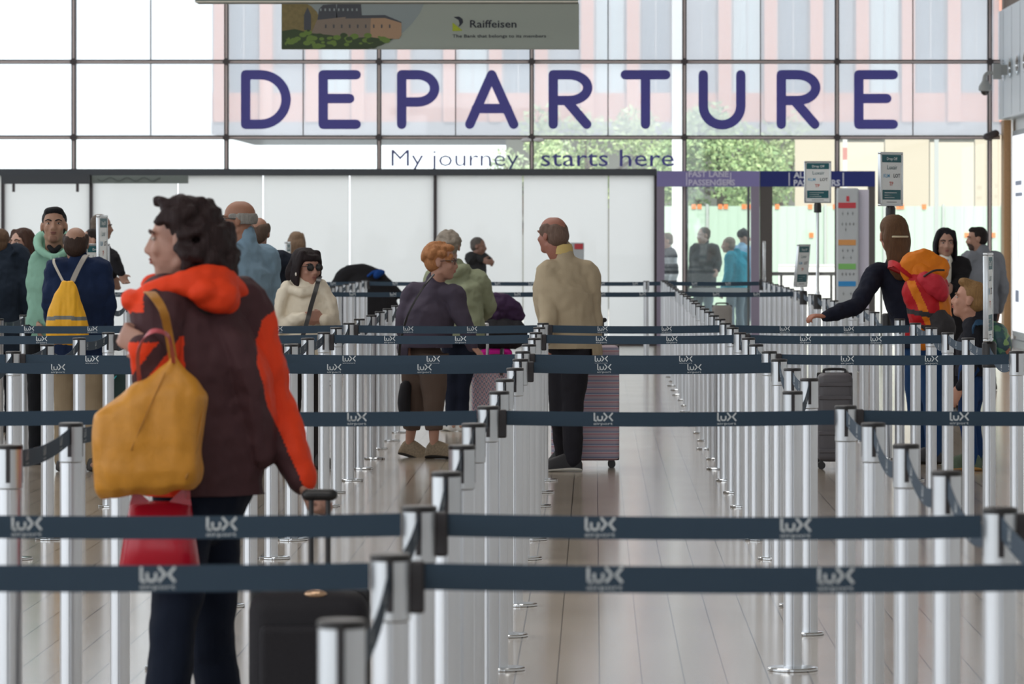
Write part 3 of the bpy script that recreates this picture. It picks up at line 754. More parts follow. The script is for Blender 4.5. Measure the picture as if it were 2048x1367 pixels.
sign('thin edge-on sign frame in front of the portal jambs', pxof((2, 35)) + 4, 482, 566, on((2, 35))[1], .25, 1.5, pole_to=PT, con=False)
s_ = sign('white edge-on sign board beside the man in black by the far left wall', 204, 430, 560, 33.6, .30, 1.48, pole_to=.0, con=False)
s_ = sign('small Drop Off sign behind the navy jacket with yellow bag', 194, 487, 578, 34.4, .2, .55, pole_to=.0, con=False)
s_ = sign('thin edge-on sign frame behind the woman in sunglasses', 575, 483, 585, 43.9, .25, 1.5, pole_to=0., con=False)
# information totem
tY = 52.0
tt = thing('information_totem', 'tall grey information totem with red orange green and blue bands', 'totem', (X(1700, tY), tY, 0))
x0, x1, x2 = X(1673, tY), X(1717, tY), X(1738, tY)
zt = Z(376, tY)
MB().rbox(((x0 + x1) / 2, tY, zt / 2), ((x1 - x0) / 2, .06, zt / 2), .02).build('panel', mat('totem_grey', 'bcc2c6', .4), tt)
MB().box(x1 + .002, x2, tY + .01, tY + .07, 0, Z(379, tY)).build('side_panel', mat('totem_lilac', 'd9d6e6', .4), tt)
for nm_, c_, a, b_ in (('red', 'c7424c', 405, 416), ('orange', 'd99a5a', 479, 490), ('green', '7fbf6a', 527, 538), ('blue', '2f8fd0', 562, 572)):
    MB().box(X(1676, tY), X(1711, tY), tY - .064, tY - .06, Z(b_, tY), Z(a, tY)).build('band', mat('totem_' + nm_, c_, .4), tt)
ic = MB()
for yy, cs in ((423, 3), (444, 4), (455, 1), (497, 3), (511, 2), (544, 4), (583, 2)):
    for i in range(cs):
        cx = 1681 + (i + .3) * 30 / cs
        ic.box(X(cx, tY), X(cx + 1.6, tY), tY - .063, tY - .06, Z(yy + 7, tY), Z(yy + 2, tY)).box(X(cx - 1, tY), X(cx + 2.6, tY), tY - .063, tY - .06, Z(yy + 4, tY), Z(yy + 2.6, tY))
        ic.box(X(cx + .2, tY), X(cx + 1.4, tY), tY - .063, tY - .06, Z(yy + 1, tY), Z(yy, tY))
ic.build('pictograms', mat('totem_ink', '8d9296', .5), tt)
MB().box(X(1692, tY), X(1698, tY), tY - .063, tY - .06, Z(403, tY), Z(392, tY)).build('emblem', mat('totem_red', 'c7424c', .4), tt)
t2 = thing('notice_totem', 'white notice stand with a red header behind the beige jacket', 'notice stand', (X(1150, 60), 60, 0))
MB().rbox((X(1151, 60), 60, Z(485, 60) / 2), (.11, .03, Z(485, 60) / 2), .01).build('panel', mat('totem_grey', 'bcc2c6', .4), t2)
MB().box(X(1149, 60), X(1166, 60), 59.96, 59.97, Z(498, 60), Z(487, 60)).build('header', mat('totem_red', 'c7424c', .4), t2)
# ---------------------------------------------------------------- people
UP = Vector((0, 0, 1))
def skin(h):
    h = ''.join('%02x' % int(int(h[i:i + 2], 16) * .93) for i in (0, 2, 4))
    return mat('skin_' + h, h, .55, 0, .05, 200, .06)
def cloth(n, h, rough=.85, bs=260, b=.25, var=.06, met=0): return mat(n, h, rough, met, b, bs, var, .2)
M_eye = mat('eye_dark', '2a1d18', .2); M_shades = mat('dark_glasses', '151517', .12)
def hairmat(col):
    k = 'hair_' + col
    if k not in MATS:
        m = mat(k, col, .6, 0, .5, 1., .45, .2)
        nt = m.node_tree
        n = [q for q in nt.nodes if q.type == 'TEX_NOISE'][0]; tc = [q for q in nt.nodes if q.type == 'TEX_COORD'][0]
        mp = nt.nodes.new('ShaderNodeMapping'); mp.inputs['Scale'].default_value = (170, 170, 16)
        nt.links.new(tc.outputs['Object'], mp.inputs[0]); nt.links.new(mp.outputs[0], n.inputs['Vector'])
    return MATS[k]
class Fig:
    """skeleton in world coordinates; a = image-left side, b = image-right side (or near / far in profile)"""
    def __init__(s, label, Y, x, top, yaw, J=None, hyaw=None, pitch=0, roll=0, sex='m', skincol='b98a72', bulk=1., hs=None, head=None, grown=True, name='person', cat='person', sw=None, foot=0.):
        s.Y, s.k = Y, F / Y
        s.H = Ht = Z(top, Y) - foot
        s.sex = sex; s.bulk = bulk
        s.hs = hs or (.232 if sex == 'm' else .222)
        y = math.radians(yaw)
        s.f = Vector((math.sin(y), -math.cos(y), 0)); r = Vector((math.cos(y), math.sin(y), 0))
        if r.x < -1e-3 or (abs(r.x) <= 1e-3 and r.y < 0): r = -r
        s.r = r
        b = Vector((X(x, Y), Y, foot)); s.base = b
        s.sw = sw or ((.185 if sex == 'm' else .162) * Ht / 1.7)
        up = Vector((0, 0, 1)); j = s.j = {}
        def at(a, u, z): return b + r * a + s.f * u + up * (z * Ht)
        j['pelvis'] = at(0, 0, .525)
        j['neck'] = at(0, -.015, .842)
        j['head'] = Vector((b.x, b.y, foot + Ht - s.hs * .5)) + s.f * .02
        for n, g in (('a', -1), ('b', 1)):
            j['sh' + n] = at(g * s.sw, -.01, .808)
            j['el' + n] = at(g * (s.sw + .06), -.03, .625)
            j['wr' + n] = at(g * (s.sw + .07), .06, .485)
            j['hip' + n] = at(g * .088, 0, .515)
            j['kn' + n] = at(g * .095, .02, .275)
            j['an' + n] = at(g * .1, -.02, .048)
        d0 = {k: v.copy() for k, v in j.items()}
        for k, v in (J or {}).items():
            j[k] = W(v[0], v[1], Y + (v[2] if len(v) > 2 else 0))
        for k in ('ana', 'anb'):
            j[k].z = max(j[k].z, foot + .048 * Ht)
        J = J or {}
        if 'neck' in J:
            dn = j['neck'] - d0['neck']
            for k in ('sha', 'shb', 'ela', 'elb', 'wra', 'wrb', 'head'):
                if k not in J: j[k] = d0[k] + dn
        for n in 'ab':
            if 'sh' + n in J and 'el' + n not in J:
                j['el' + n] += j['sh' + n] - d0['sh' + n]; j['wr' + n] += j['sh' + n] - d0['sh' + n]
        hy = math.radians(yaw if hyaw is None else hyaw)
        s.hf = Vector((math.sin(hy), -math.cos(hy), 0)); s.hr = Vector((math.cos(hy), math.sin(hy), 0)); s.hu = Vector((0, 0, 1))
        R = Matrix.Rotation(math.radians(roll), 3, s.hf) @ Matrix.Rotation(math.radians(-pitch), 3, s.hr)
        s.hf, s.hr, s.hu = R @ s.hf, R @ s.hr, R @ s.hu
        s.skin = skin(skincol); s.skh = skincol
        s.root = thing(name, label, cat, (b.x, b.y, foot))
    def hp(s, a, u, z):
        """point in the head's frame, metres for a 0.23 m head"""
        q = s.hs / .23
        return s.j['head'] + (s.hr * a + s.hf * u + s.hu * z) * q
    def hell(s, mb, c, r, mi=0, nu=16, nv=10):
        q = s.hs / .23
        mb.ell(s.hp(*c), [v * q for v in r], (s.hr, s.hf, s.hu), mi, nu, nv)
    def head(s, mb):
        q = s.hs / .23; fem = s.sex == 'f'
        s.hell(mb, (0, -.012, .034), (.074, .094, .081))
        s.hell(mb, (0, .022, -.03), (.061, .066, .082))
        s.hell(mb, (0, .050, -.088), (.030, .030, .026) if fem else (.036, .032, .027))
        mb.tube([s.hp(-.05, -.005, -.062), s.hp(0, .045, -.096), s.hp(.05, -.005, -.062)], [.018 * q, .02 * q, .018 * q], n=10)
        mb.tube([s.hp(0, .080, .016), s.hp(0, .091, -.010), s.hp(0, .100, -.03)], [.009 * q, .0105 * q, .013 * q], n=10)
        for g in (-1, 1):
            s.hell(mb, (g * .011, .093, -.034), (.010, .011, .009), 0, 10, 8)
            s.hell(mb, (g * .036, .062, -.026), (.024, .020, .022), 0, 12, 8)
            s.hell(mb, (g * .030, .073, .022), (.024, .012, .010), 0, 12, 8)
            s.hell(mb, (g * .078, -.008, -.006), (.010, .021, .032), 0, 12, 8)
        s.hell(mb, (0, .083, -.054), (.023, .010, .007), 0, 12, 8)
        s.hell(mb, (0, .080, -.064), (.020, .010, .007), 0, 12, 8)
        nk = .050 if fem else .058
        nb = s.j['neck']
        mb.tube([s.hp(0, -.018, -.03), s.hp(0, -.02, -.085), nb + Vector((0, 0, -.02))], [nk * q, nk * q, nk * .98 * q])
    def face(s, browcol=None, eyes=True, lips='8d5048', glasses=None):
        """small face pieces that sit on the head"""
        q = s.hs / .23
        if eyes and not glasses == 'dark':
            for g in (-1, 1):
                m = MB(); m.ell(s.hp(g * .031, .0735, .004), (.0125 * q, .008 * q, .0055 * q), (s.hr, s.hf, s.hu), 0, 12, 8)
                e = m.build('eye', mat('eye_white', 'b9aea6', .3), s.root, True)
                MB().ell(s.hp(g * .031, .0785, .004), (.0055 * q, .005 * q, .0052 * q), (s.hr, s.hf, s.hu), 0, 10, 6).build('iris', M_eye, e, True)
        if browcol:
            for g in (-1, 1):
                MB().tube([s.hp(g * .014, .087, .020), s.hp(g * .033, .086, .027), s.hp(g * .052, .070, .021)], [(.004 * q, .004 * q), (.0045 * q, .0045 * q), (.003 * q, .003 * q)], n=8).build('eyebrow', mat('brow_' + browcol, browcol, .8), s.root, True)
        if lips:
            m = MB(); m.ell(s.hp(0, .0885, -.0545), (.021 * q, .007 * q, .0045 * q), (s.hr, s.hf, s.hu), 0, 12, 8); m.ell(s.hp(0, .0865, -.063), (.018 * q, .007 * q, .0055 * q), (s.hr, s.hf, s.hu), 0, 12, 8)
            m.build('lips', mat('lips_' + lips, lips, .45), s.root, True)
        if glasses:
            m = MB(); big = 1.15 if glasses == 'dark' else 1.0
            for g in (-1, 1):
                c = s.hp(g * .033, .092, .004)
                ring = [c + (s.hr * (.024 * big * math.cos(a)) + s.hu * (.020 * big * math.sin(a))) * q for a in [6.28318 * i / 20 for i in range(21)]]
                if glasses == 'dark': m.ell(c, (.024 * big * q, .004 * q, .020 * big * q), (s.hr, s.hf, s.hu), 0, 16, 8)
                else: m.tube(ring, [.0018 * q] * 21, n=6, sub=1, round_ends=False)
                m.tube([s.hp(g * .058, .088, .010), s.hp(g * .078, .04, .010), s.hp(g * .082, -.01, .006)], [.0025 * q] * 3, n=6)
            m.tube([s.hp(-.010, .097, .008), s.hp(.010, .097, .008)], [.002 * q] * 2, n=6)
            m.build('sunglasses' if glasses == 'dark' else 'glasses', M_shades, s.root, True)
    def hand(s, mb, n, d=None, palm=None, curl=.6, sc=1.):
        """palm, four fingers of unequal length and a thumb; d: pointing direction, palm: the way the palm faces"""
        w_ = s.j['wr' + n]; e = s.j['el' + n]
        d = (Vector(d) if d is not None else (w_ - e)).normalized()
        side = -1 if n == 'a' else 1
        pn = Vector(palm) if palm is not None else -s.r * side
        pn = (pn - d * pn.dot(d)).normalized(); ac = d.cross(pn)                     # across the knuckles
        if ac.dot(s.f) < 0: ac = -ac                                                # thumb side looks forward
        q = sc * (.95 if s.sex == 'f' else 1.03)
        mb.tube([w_ - d * .02, w_ + d * .035 * q, w_ + d * .088 * q], [(.026 * q, .019 * q), (.040 * q, .015 * q), (.040 * q, .012 * q)], ac)
        for i, (o, L) in enumerate(((.031, .072), (.011, .082), (-.010, .076), (-.030, .060))):
            p = w_ + d * (.084 * q) + ac * (o * q)
            c = curl * (.8 + .12 * i)
            d1 = (d * math.cos(c * .7) + pn * math.sin(c * .7)); d2 = (d * math.cos(c * 1.8) + pn * math.sin(c * 1.8)); d3 = (d * math.cos(c * 2.6) + pn * math.sin(c * 2.6))
            p1 = p + d1 * (L * .45 * q); p2 = p1 + d2 * (L * .32 * q); p3 = p2 + d3 * (L * .23 * q)
            mb.tube([p - d * .02, p, p1, p2, p3], [.0095 * q, .0092 * q, .0088 * q, .008 * q, .0068 * q], n=8, sub=2)
        t0 = w_ + d * .022 * q + ac * .024 * q
        t1 = t0 + (d * .6 + ac * .75 + pn * .35).normalized() * .036 * q; t2 = t1 + (d * .9 + ac * .25 + pn * .5).normalized() * .032 * q
        mb.tube([t0 - ac * .012, t0, t1, t2], [.014 * q, .0125 * q, .0105 * q, .0085 * q], n=8, sub=2)
    def foot_dir(s, n, fd=None):
        return (Vector(fd) if fd is not None else s.f).normalized()
    def body(s, vox=.008, hands=None, fd=None, tint=None):
        """one continuous skin surface: head, neck, trunk, arms with hands, legs and feet"""
        j = s.j; B = s.bulk; mb = MB(); m = s.H / 1.7
        s.head(mb)
        ch = j['neck'].lerp(j['pelvis'], .38); wa = j['neck'].lerp(j['pelvis'], .68)
        mid = (j['sha'] + j['shb']) / 2
        mb.tube([j['pelvis'] - Vector((0, 0, .06 * m)), j['pelvis'], wa, ch, mid + Vector((0, 0, -.02)), j['neck'].lerp(mid, .4)],
                [(.105 * m * B, .08 * m * B), (.118 * m * B, .085 * m * B), (.112 * m * B, .08 * m * B), (s.sw * .8, .09 * m * B), (s.sw * .8, .06 * m), (.055, .05)], s.r, n=18)
        for n in 'ab':
            mb.tube([j['sh' + n], j['sh' + n].lerp(j['el' + n], .5), j['el' + n], j['el' + n].lerp(j['wr' + n], .4), j['wr' + n]], [.048 * m, .042 * m, .036 * m, .036 * m, .025 * m])
            mb.tube([mid.lerp(j['sh' + n], .5), j['sh' + n]], [.045 * m, .045 * m])
            h = (hands or {}).get(n, {})
            s.hand(mb, n, **h)
            mb.tube([j['hip' + n], j['hip' + n].lerp(j['kn' + n], .5), j['kn' + n], j['kn' + n].lerp(j['an' + n], .35), j['an' + n]], [.068 * m * B, .064 * m * B, .05 * m, .05 * m, .033 * m])
            d = (fd or {}).get(n, s.f); d = Vector(d).normalized()
            a = j['an' + n]
            mb.tube([a - d * .045 - Vector((0, 0, .035)), a + Vector((0, 0, -.025)) + d * .04, a + Vector((0, 0, -.038)) + d * .12], [.026, .028, .018])
        mats = [s.skin]; asg = None
        if tint:
            mats.append(mat('stubble_' + s.skh, tint[0], .8)); jp = s.hp(*tint[1]); R2 = tint[2] ** 2
            asg = lambda c: (((c - np.array(jp)) ** 2).sum(1) < R2).astype(np.int32)
        s.bodyo = blob(mb, 'body', mats, s.root, vox, 4, assign=asg)
        return s.bodyo
    def top(s, name, mats, hem=.47, wide=1., hemw=None, sl=1., sleeves='ab', collar=.0, hood=None, extra=None, assign=None, vox=.009, wr=.009, deep=1., short=None, cuff=.92, it=5, wscale=13.):
        j = s.j; m = s.H / 1.7; mb = MB(); B = s.bulk * wide
        base = j['pelvis'].copy(); up = (j['neck'] - j['pelvis'])
        hz = s.base.z + hem * s.H
        tt = (hz - j['pelvis'].z) / up.z
        hm = j['pelvis'] + up * tt
        hw = (hemw or 1.0)
        ch = j['neck'].lerp(j['pelvis'], .38); wa = j['neck'].lerp(j['pelvis'], .68)
        mid = (j['sha'] + j['shb']) / 2
        h0 = hm - UP * .05
        P = [h0, hm.lerp(wa, .5), wa, ch, mid + Vector((0, 0, -.005)), j['neck'].lerp(mid, .35) + Vector((0, 0, .01))]
        R = [(.175 * m * B * hw, .135 * m * B * deep), (.172 * m * B * (hw * .5 + .5), .135 * m * B * deep), (.162 * m * B, .128 * m * B * deep), (s.sw * .98 * wide, .135 * m * B * deep), (s.sw * .95, .092 * m * deep), (.082 * m, .074 * m)]
        mb.tube(P, R, s.r, n=22)
        for n in 'ab':
            mb.tube([j['neck'].lerp(mid, .45), j['neck'].lerp(mid, .75).lerp(j['sh' + n], .5), j['sh' + n]], [(.075 * m, .07 * m * deep), (.07 * m, .075 * m * deep), (.066 * m, .07 * m)], s.f, n=14)
        for n in sleeves:
            sh, el, wr_ = j['sh' + n], j['el' + n], j['wr' + n]
            if short: wr_ = el.lerp(wr_, short)
            mb.tube([mid.lerp(sh, .55), sh, sh.lerp(el, .5), el, el.lerp(wr_, .5), wr_], [.07 * m * sl, .072 * m * sl, .063 * m * sl, .056 * m * sl, .052 * m * sl, .042 * m * sl * cuff], n=14)
        mb.ell(j['neck'].lerp(mid, .55), (.105 * m, .088 * m * deep, .07), (s.r, s.f, UP))
        if collar:
            mb.ell(mid - UP * .02, (s.sw * .85, .085 * m * deep, .075), (s.r, s.f, UP))
            mb.tube([j['neck'].lerp(mid, .5), j['neck'] + Vector((0, 0, collar))], [.075 * m, .072 * m], n=16)
        if hood:
            c = j['neck'] - s.f * .075 + Vector((0, 0, hood))
            mb.tube([j['neck'] + s.r * .085 + s.f * .03 + Vector((0, 0, .0)), c + s.r * .075, c - s.f * .03 - Vector((0, 0, .02)), c - s.r * .075, j['neck'] - s.r * .085 + s.f * .03 + Vector((0, 0, .0))], [.03, .045, .055, .045, .03], n=12)
            mb.ell(c - Vector((0, 0, .05)), (.11, .05, .09), (s.r, s.f, Vector((0, 0, 1))))
        if extra: extra(mb)
        sg = [(np.array(j['el' + n]), np.array(j['wr' + n])) for n in sleeves]
        def cl(co):
            low = co[:, 2] < hz
            for a, b_ in sg:
                d = b_ - a; t = np.clip(((co - a) @ d) / (d @ d), 0, 1)
                low &= np.linalg.norm(co - (a + t[:, None] * d), axis=1) > .088 * m * sl
            co[low, 2] = hz; return co
        return blob(mb, name, mats, s.root, vox, it, wr, wscale, assign, clamp=cl)
    def trousers(s, mt, name='trousers', wide=1., hemz=None, vox=.010, wr=.006, flare=1., hip=1.):
        j = s.j; m = s.H / 1.7; B = s.bulk; mb = MB()
        mb.tube([j['pelvis'] + Vector((0, 0, .09 * m)), j['pelvis'], j['pelvis'] - Vector((0, 0, .07 * m))], [(.152 * m * B * hip, .108 * m * B), (.168 * m * B * hip, .125 * m * B), (.14 * m * B * hip, .11 * m * B)], s.r, n=20)
        for n in 'ab':
            an = j['an' + n] + Vector((0, 0, -.02)) if hemz is None else j['kn' + n].lerp(j['an' + n], hemz)
            mb.tube([j['hip' + n] + Vector((0, 0, .03)), j['hip' + n].lerp(j['kn' + n], .5), j['kn' + n], j['kn' + n].lerp(an, .5), an],
                    [.098 * m * B * wide, .085 * m * B * wide, .068 * m * wide, .062 * m * wide * flare, .055 * m * wide * flare], n=14, round_ends=hemz is None)
        return blob(mb, name, mt, s.root, vox, 4, wr, 11)
    def shoes(s, mt, sole, fd=None, L=.27, low=False, lift=None):
        for n in 'ab':
            d = Vector((fd or {}).get(n, s.f)).normalized()
            a = s.j['an' + n]; up = Vector((0, 0, 1)); r = d.cross(up).normalized(); up = r.cross(d).normalized()
            fl = a - up * (s.H * .048 - .0 if not lift else .08)
            rs = []
            prof = [(-.30, .055, .0), (-.27, .085, .7), (-.1, .075, 1.), (.1, .072, .92), (.3, .09, .7), (.5, .098, .55), (.62, .085, .42), (.7, .04, .25)]
            q = L / .27
            for t, wd_, hh in prof:
                c = fl + d * (t * L + .02)
                hgt = (.105 if not low else .075) * hh * q + .028
                wv = wd_ * .52 * q
                rs.append([c + r * (wv * x_) + up * (hgt * z_) for x_, z_ in ((-.9, 0), (.9, 0), (1.05, .2), (1, .45), (.7, .85), (.3, 1), (-.3, 1), (-.7, .85), (-1, .45), (-1.05, .2))])
            b = MB(); b.rings(rs)
            for q_, f_ in enumerate(b.f):
                if all((i % 10) in (0, 1, 2, 9) for i in f_) and len(f_) == 4: b.m[q_] = 1
            o = b.build('shoe', [mt, sole], s.root, True)
            md = o.modifiers.new('s', 'SUBSURF'); md.levels = 1; md.render_levels = 1
    def hair(s, kind, col, vox=.007, seed=1, wr=None, name='hair'):
        q = s.hs / .23; mb = MB(); r = random.Random(seed)
        m = hairmat(col)
        E = lambda c, rr, mi=0: s.hell(mb, c, rr)
        if kind in ('short', 'fade', 'tuft', 'permed'):
            E((0, -.024, .046), (.081, .092, .080)); E((0, -.045, .0), (.076, .068, .07))
            if kind == 'fade': E((0, .02, .088), (.066, .06, .034))
            if kind == 'tuft': E((0, .03, .098), (.06, .06, .03)); E((.02, .05, .105), (.04, .04, .025))
            if kind == 'permed':
                for i in range(60):
                    d = Vector((r.gauss(0, 1), r.gauss(0, 1) - .5, abs(r.gauss(0, 1)) * .9 - .15)).normalized()
                    E((d.x * .082, -.022 + d.y * .092, .036 + d.z * .085), (.022, .022, .02))
                E((0, .035, .09), (.06, .05, .03))
        elif kind == 'fringe':
            for k in range(17):
                a = math.radians(-35 - 110 + (k) * (290) / 12 + 35)
                a = math.radians(15 + k * 150 / 12 * 1.0) if False else math.radians(183 + 174 * k / 16)
                E((.073 * math.cos(a), -.012 + .093 * math.sin(a), .008), (.014, .016, .036))
            for g in (-1, 1): E((g * .072, .022, .022), (.010, .03, .022))
        elif kind == 'balding':
            E((0, -.045, -.005), (.079, .072, .075)); E((0, -.03, .03), (.083, .08, .06))
            for g in (-1, 1): E((g * .07, 0, .03), (.018, .045, .045))
        elif kind == 'longback':
            E((0, -.022, .05), (.086, .096, .082)); E((0, -.03, .0), (.086, .075, .08))
            mb.tube([s.hp(0, -.06, .06), s.hp(0, -.07, -.04), s.hp(0, -.085, -.12), s.hp(-.01, -.09, -.19), s.hp(-.03, -.09, -.26)], [(.08 * q, .05 * q), (.092 * q, .055 * q), (.078 * q, .045 * q), (.075 * q, .035 * q), (.05 * q, .02 * q)], s.hr, n=16)
        elif kind in ('bob', 'long', 'mid'):
            E((0, -.022, .05), (.086, .096, .082))
            L = {'bob': -.115, 'mid': -.11, 'long': -.26}[kind]
            for g in (-1, 1):
                mb.tube([s.hp(g * .05, .035, .09), s.hp(g * .078, .012, .03), s.hp(g * .082, -.005, -.05), s.hp(g * (.075 if kind == 'bob' else .085), .0, L)], [(.028 * q, .028 * q), (.018 * q, .042 * q), (.018 * q, .046 * q), (.014 * q, .036 * q)], s.hr, n=12)
            mb.tube([s.hp(0, -.06, .06), s.hp(0, -.088, -.02), s.hp(0, -.085, L)], [(.07 * q, .04 * q), (.096 * q, .05 * q), ((.082 if kind == 'long' else .08) * q, .03 * q)], s.hr, n=14)
            if kind == 'bob': mb.tube([s.hp(-.058, .055, .062), s.hp(0, .078, .064), s.hp(.058, .055, .062)], [(.010 * q, .020 * q)] * 3, n=12)
        elif kind == 'beanie':
            E((0, -.014, .052), (.086, .104, .085)); E((0, -.01, .125), (.03, .03, .03))
        elif kind == 'curly':
            E((0, -.03, .036), (.090, .098, .075)); E((0, -.06, -.06), (.088, .066, .11)); E((0, -.055, -.14), (.084, .056, .06))
            for i in range(330):
                t = r.uniform(0, 1); z = .108 - .315 * t
                rad = .092 + .018 * math.sin(min(1, t * 1.25) * 3.1416) + (.012 if t > .45 else 0)
                if z > .085: rad *= .8
                a = math.radians(r.uniform(-28, 208) if z > .03 else r.uniform(-14, 194))
                E((rad * math.cos(a) * .95, -.03 - rad * math.sin(a) + (.03 if z > .045 else 0), z), (r.uniform(.011, .021), r.uniform(.011, .021), r.uniform(.012, .022)))
            for i in range(50): E((r.uniform(-.07, .07), r.uniform(-.05, .07), .10 + r.uniform(0, .016)), (.016, .016, .013))
        return blob(mb, name, m, s.root, vox, 2 if kind in ('curly', 'permed') else 4, wr if wr is not None else .005, 22, wv=(1, 1, .45))
    def strap(s, pts, wd_, col, name='strap', th=.004):
        return None
def band(pts, across, name, m, parent, th=.004, sub=5):
    """a strap through points; across: (width vector) per point or one"""
    n = len(pts)
    ac = across if isinstance(across, list) else [across] * n
    mb = MB(); rs = []
    P = [Vector(p) for p in pts]
    for k in range(n - 1):
        p0, p1, p2, p3 = P[max(k - 1, 0)], P[k], P[k + 1], P[min(k + 2, n - 1)]
        for i in range(sub + (k == n - 2)):
            t = i / sub
            c = .5 * ((2 * p1) + (p2 - p0) * t + (2 * p0 - 5 * p1 + 4 * p2 - p3) * t * t + (3 * p1 - p0 - 3 * p2 + p3) * t ** 3)
            tg = (p2 - p1).normalized()
            a = Vector(ac[k]).lerp(Vector(ac[k + 1]), t)
            a = a - tg * a.dot(tg)
            nn = tg.cross(a).normalized() * th
            rs.append([c - a / 2 - nn, c + a / 2 - nn, c + a / 2 + nn, c - a / 2 + nn])
    mb.rings(rs)
    o = mb.build(name, m, parent)
    return sharp(o, 50)
black = cloth('black_cloth', '1b1b1f'); navyt = cloth('navy_trouser', '141a28'); sole_w = mat('white_sole', 'd8d6ce', .6); sole_d = mat('dark_sole', '26221f', .6)
leath = mat('dark_shoe', '2a2523', .5)
V = Vector
UP = V((0, 0, 1))
def near_woman():
    Y = 12.5
    s = Fig('woman with curly dark hair in a plum and orange jacket, mustard tote on her arm', Y, 395, 395, -128,
            dict(head=(364, 480), neck=(392, 572), sha=(318, 612, -.10), shb=(487, 612, .10), ela=(312, 752, -.17), wra=(288, 692, -.22), elb=(548, 815, .10), wrb=(604, 962, .02),
                 pelvis=(405, 975), hipa=(372, 990, -.05), hipb=(425, 990, .05), kna=(346, 1270, -.14), knb=(424, 1270, .14), ana=(316, 1560, -.24), anb=(458, 1560, .28)),
            hyaw=-97, sex='f', skincol='b98d7c', hs=.218, bulk=1.0)
    s.body(.006, hands=dict(a=dict(d=(-.75, .5, .35), curl=1.0, sc=.92), b=dict(d=(.35, -.1, -.9), palm=(.3, 0, .7), curl=1.35)), fd=dict(a=(-1, -.3, 0), b=(-.9, -.4, 0)))
    s.face('4a3028', lips='9c5a52')
    plum = cloth('plum_shell', '4b3236', .7, 300, .2); orange = cloth('orange_shell', 'e84420', .6, 300, .2)
    el, wr_, sh = s.j['elb'], s.j['wrb'], s.j['shb']
    sc = F / Y
    def asg(c):
        px = VX + c[:, 0] * F / c[:, 1]; py = VY + (EYE - c[:, 2]) * F / c[:, 1]
        # right sleeve: outer half orange
        r = np.zeros(len(c), np.int32)
        xb = np.interp(py, [610, 640, 680, 730, 830, 900, 990], [560, 526, 514, 512, 545, 575, 615])
        r[(px > xb) & (py > 605)] = 1
        # left sleeve: orange below a plum diagonal
        ls = (px < 369) & (c[:, 1] < Y - .05) & (py > 655)
        dg_ = (px - np.interp(py, [655, 690, 775], [352, 332, 262]))
        r[ls & (((dg_ > 17) & (py > 672)) | ((dg_ < -19) & (py > 684)))] = 1
        r[(px < 285) & (py < 625)] = 1
        return r
    def ext(mb):
        mb.tube([W(520, 905, Y + .03), W(500, 760, Y), W(440, 640, Y)], [(.05, .1), (.06, .11), (.06, .1)], n=12)
        mb.tube([W(462, 1010, Y + .02), W(460, 900, Y + .02), W(455, 800, Y + .02)], [(.095, .10), (.09, .12), (.08, .12)], n=14)
        mb.ell(W(268, 600, Y - .1), (.035, .05, .03))
    j = s.top('jacket', [plum, orange], hem=.515, hemw=1.02, sl=1.12, collar=.0, extra=ext, assign=asg, vox=.005, wr=.009, wide=1.04, it=6)
    hm = MB()
    hm.tube([W(296, 584, Y - .12), W(340, 571, Y - .13), W(390, 563, Y - .12), W(440, 562, Y - .06), W(474, 584, Y + .04)], [(.028, .025), (.03, .03), (.036, .04), (.04, .045), (.035, .03)], n=14)
    hm.ell(W(430, 590, Y - .10), (.062, .055, .050)); hm.ell(W(450, 596, Y - .06), (.045, .06, .045)); hm.ell(W(408, 582, Y - .13), (.05, .04, .035))
    hm.tube([W(300, 570, Y + .1), W(370, 560, Y + .10), W(450, 562, Y + .08)], [.03, .035, .03], n=12)
    blob(hm, 'hood', orange, j, .006, 9, .007, 16)
    s.trousers(cloth('midnight_trouser', '10192a', .8), wide=.95, flare=1.12, vox=.009, hip=.98)
    s.shoes(leath, sole_d, fd=dict(a=(-1, -.3, 0), b=(-.9, -.4, 0)), L=.25)
    s.hair('curly', '2c2021', .0075, 4, .006)
    return s
nw = near_woman()
# mustard tote
Yt = 12.22
tan = mat('mustard_leather', 'c8892a', .5, 0, .3, 30, .16); tand = mat('mustard_leather_dark', 'ab7426', .5, 0, .3, 30, .16)
tb_ = thing('tote_bag', 'large mustard leather tote hanging from the arm of the woman with curly hair', 'bag', W(300, 985, Yt))
mb = MB()
prof = [(985, 205, 385), (972, 194, 400), (940, 189, 406), (880, 188, 409), (830, 189, 411), (808, 216, 412), (790, 242, 412), (768, 268, 396), (745, 303, 376), (722, 334, 362), (706, 342, 352)]
dep = [.035, .07, .085, .085, .075, .068, .06, .045, .035, .025, .015]
rs = []
for (py, xl, xr), d in zip(prof, dep):
    c = W((xl + xr) / 2, py, Yt); hw = (xr - xl) / 2 * Yt / F
    rs.append([c + V((hw * (abs(math.cos(a)) ** .55) * (1 if math.cos(a) >= 0 else -1), d * (abs(math.sin(a)) ** .8) * (1 if math.sin(a) >= 0 else -1), .012 * math.cos(a) * (1 if py > 950 else 0))) for a in [6.28318 * i / 44 for i in range(44)]])
mb.rings(rs)
blob(mb, 'bag_body', tan, tb_, .007, 4, .014, 7, wv=(1.8, 1, .8))
sm = MB()
sm.tube([W(372, 955, Yt - .07), W(392, 900, Yt - .05), W(409, 800, Yt - .02)], [.004] * 3, n=6)
sm.tube([W(262, 900, Yt - .085), W(292, 830, Yt - .078), W(330, 745, Yt - .04)], [.0016] * 3, n=6)  # thin dark line painting the shade of a soft fold
sm.build('seam_and_fold_shade', tand, tb_, True)
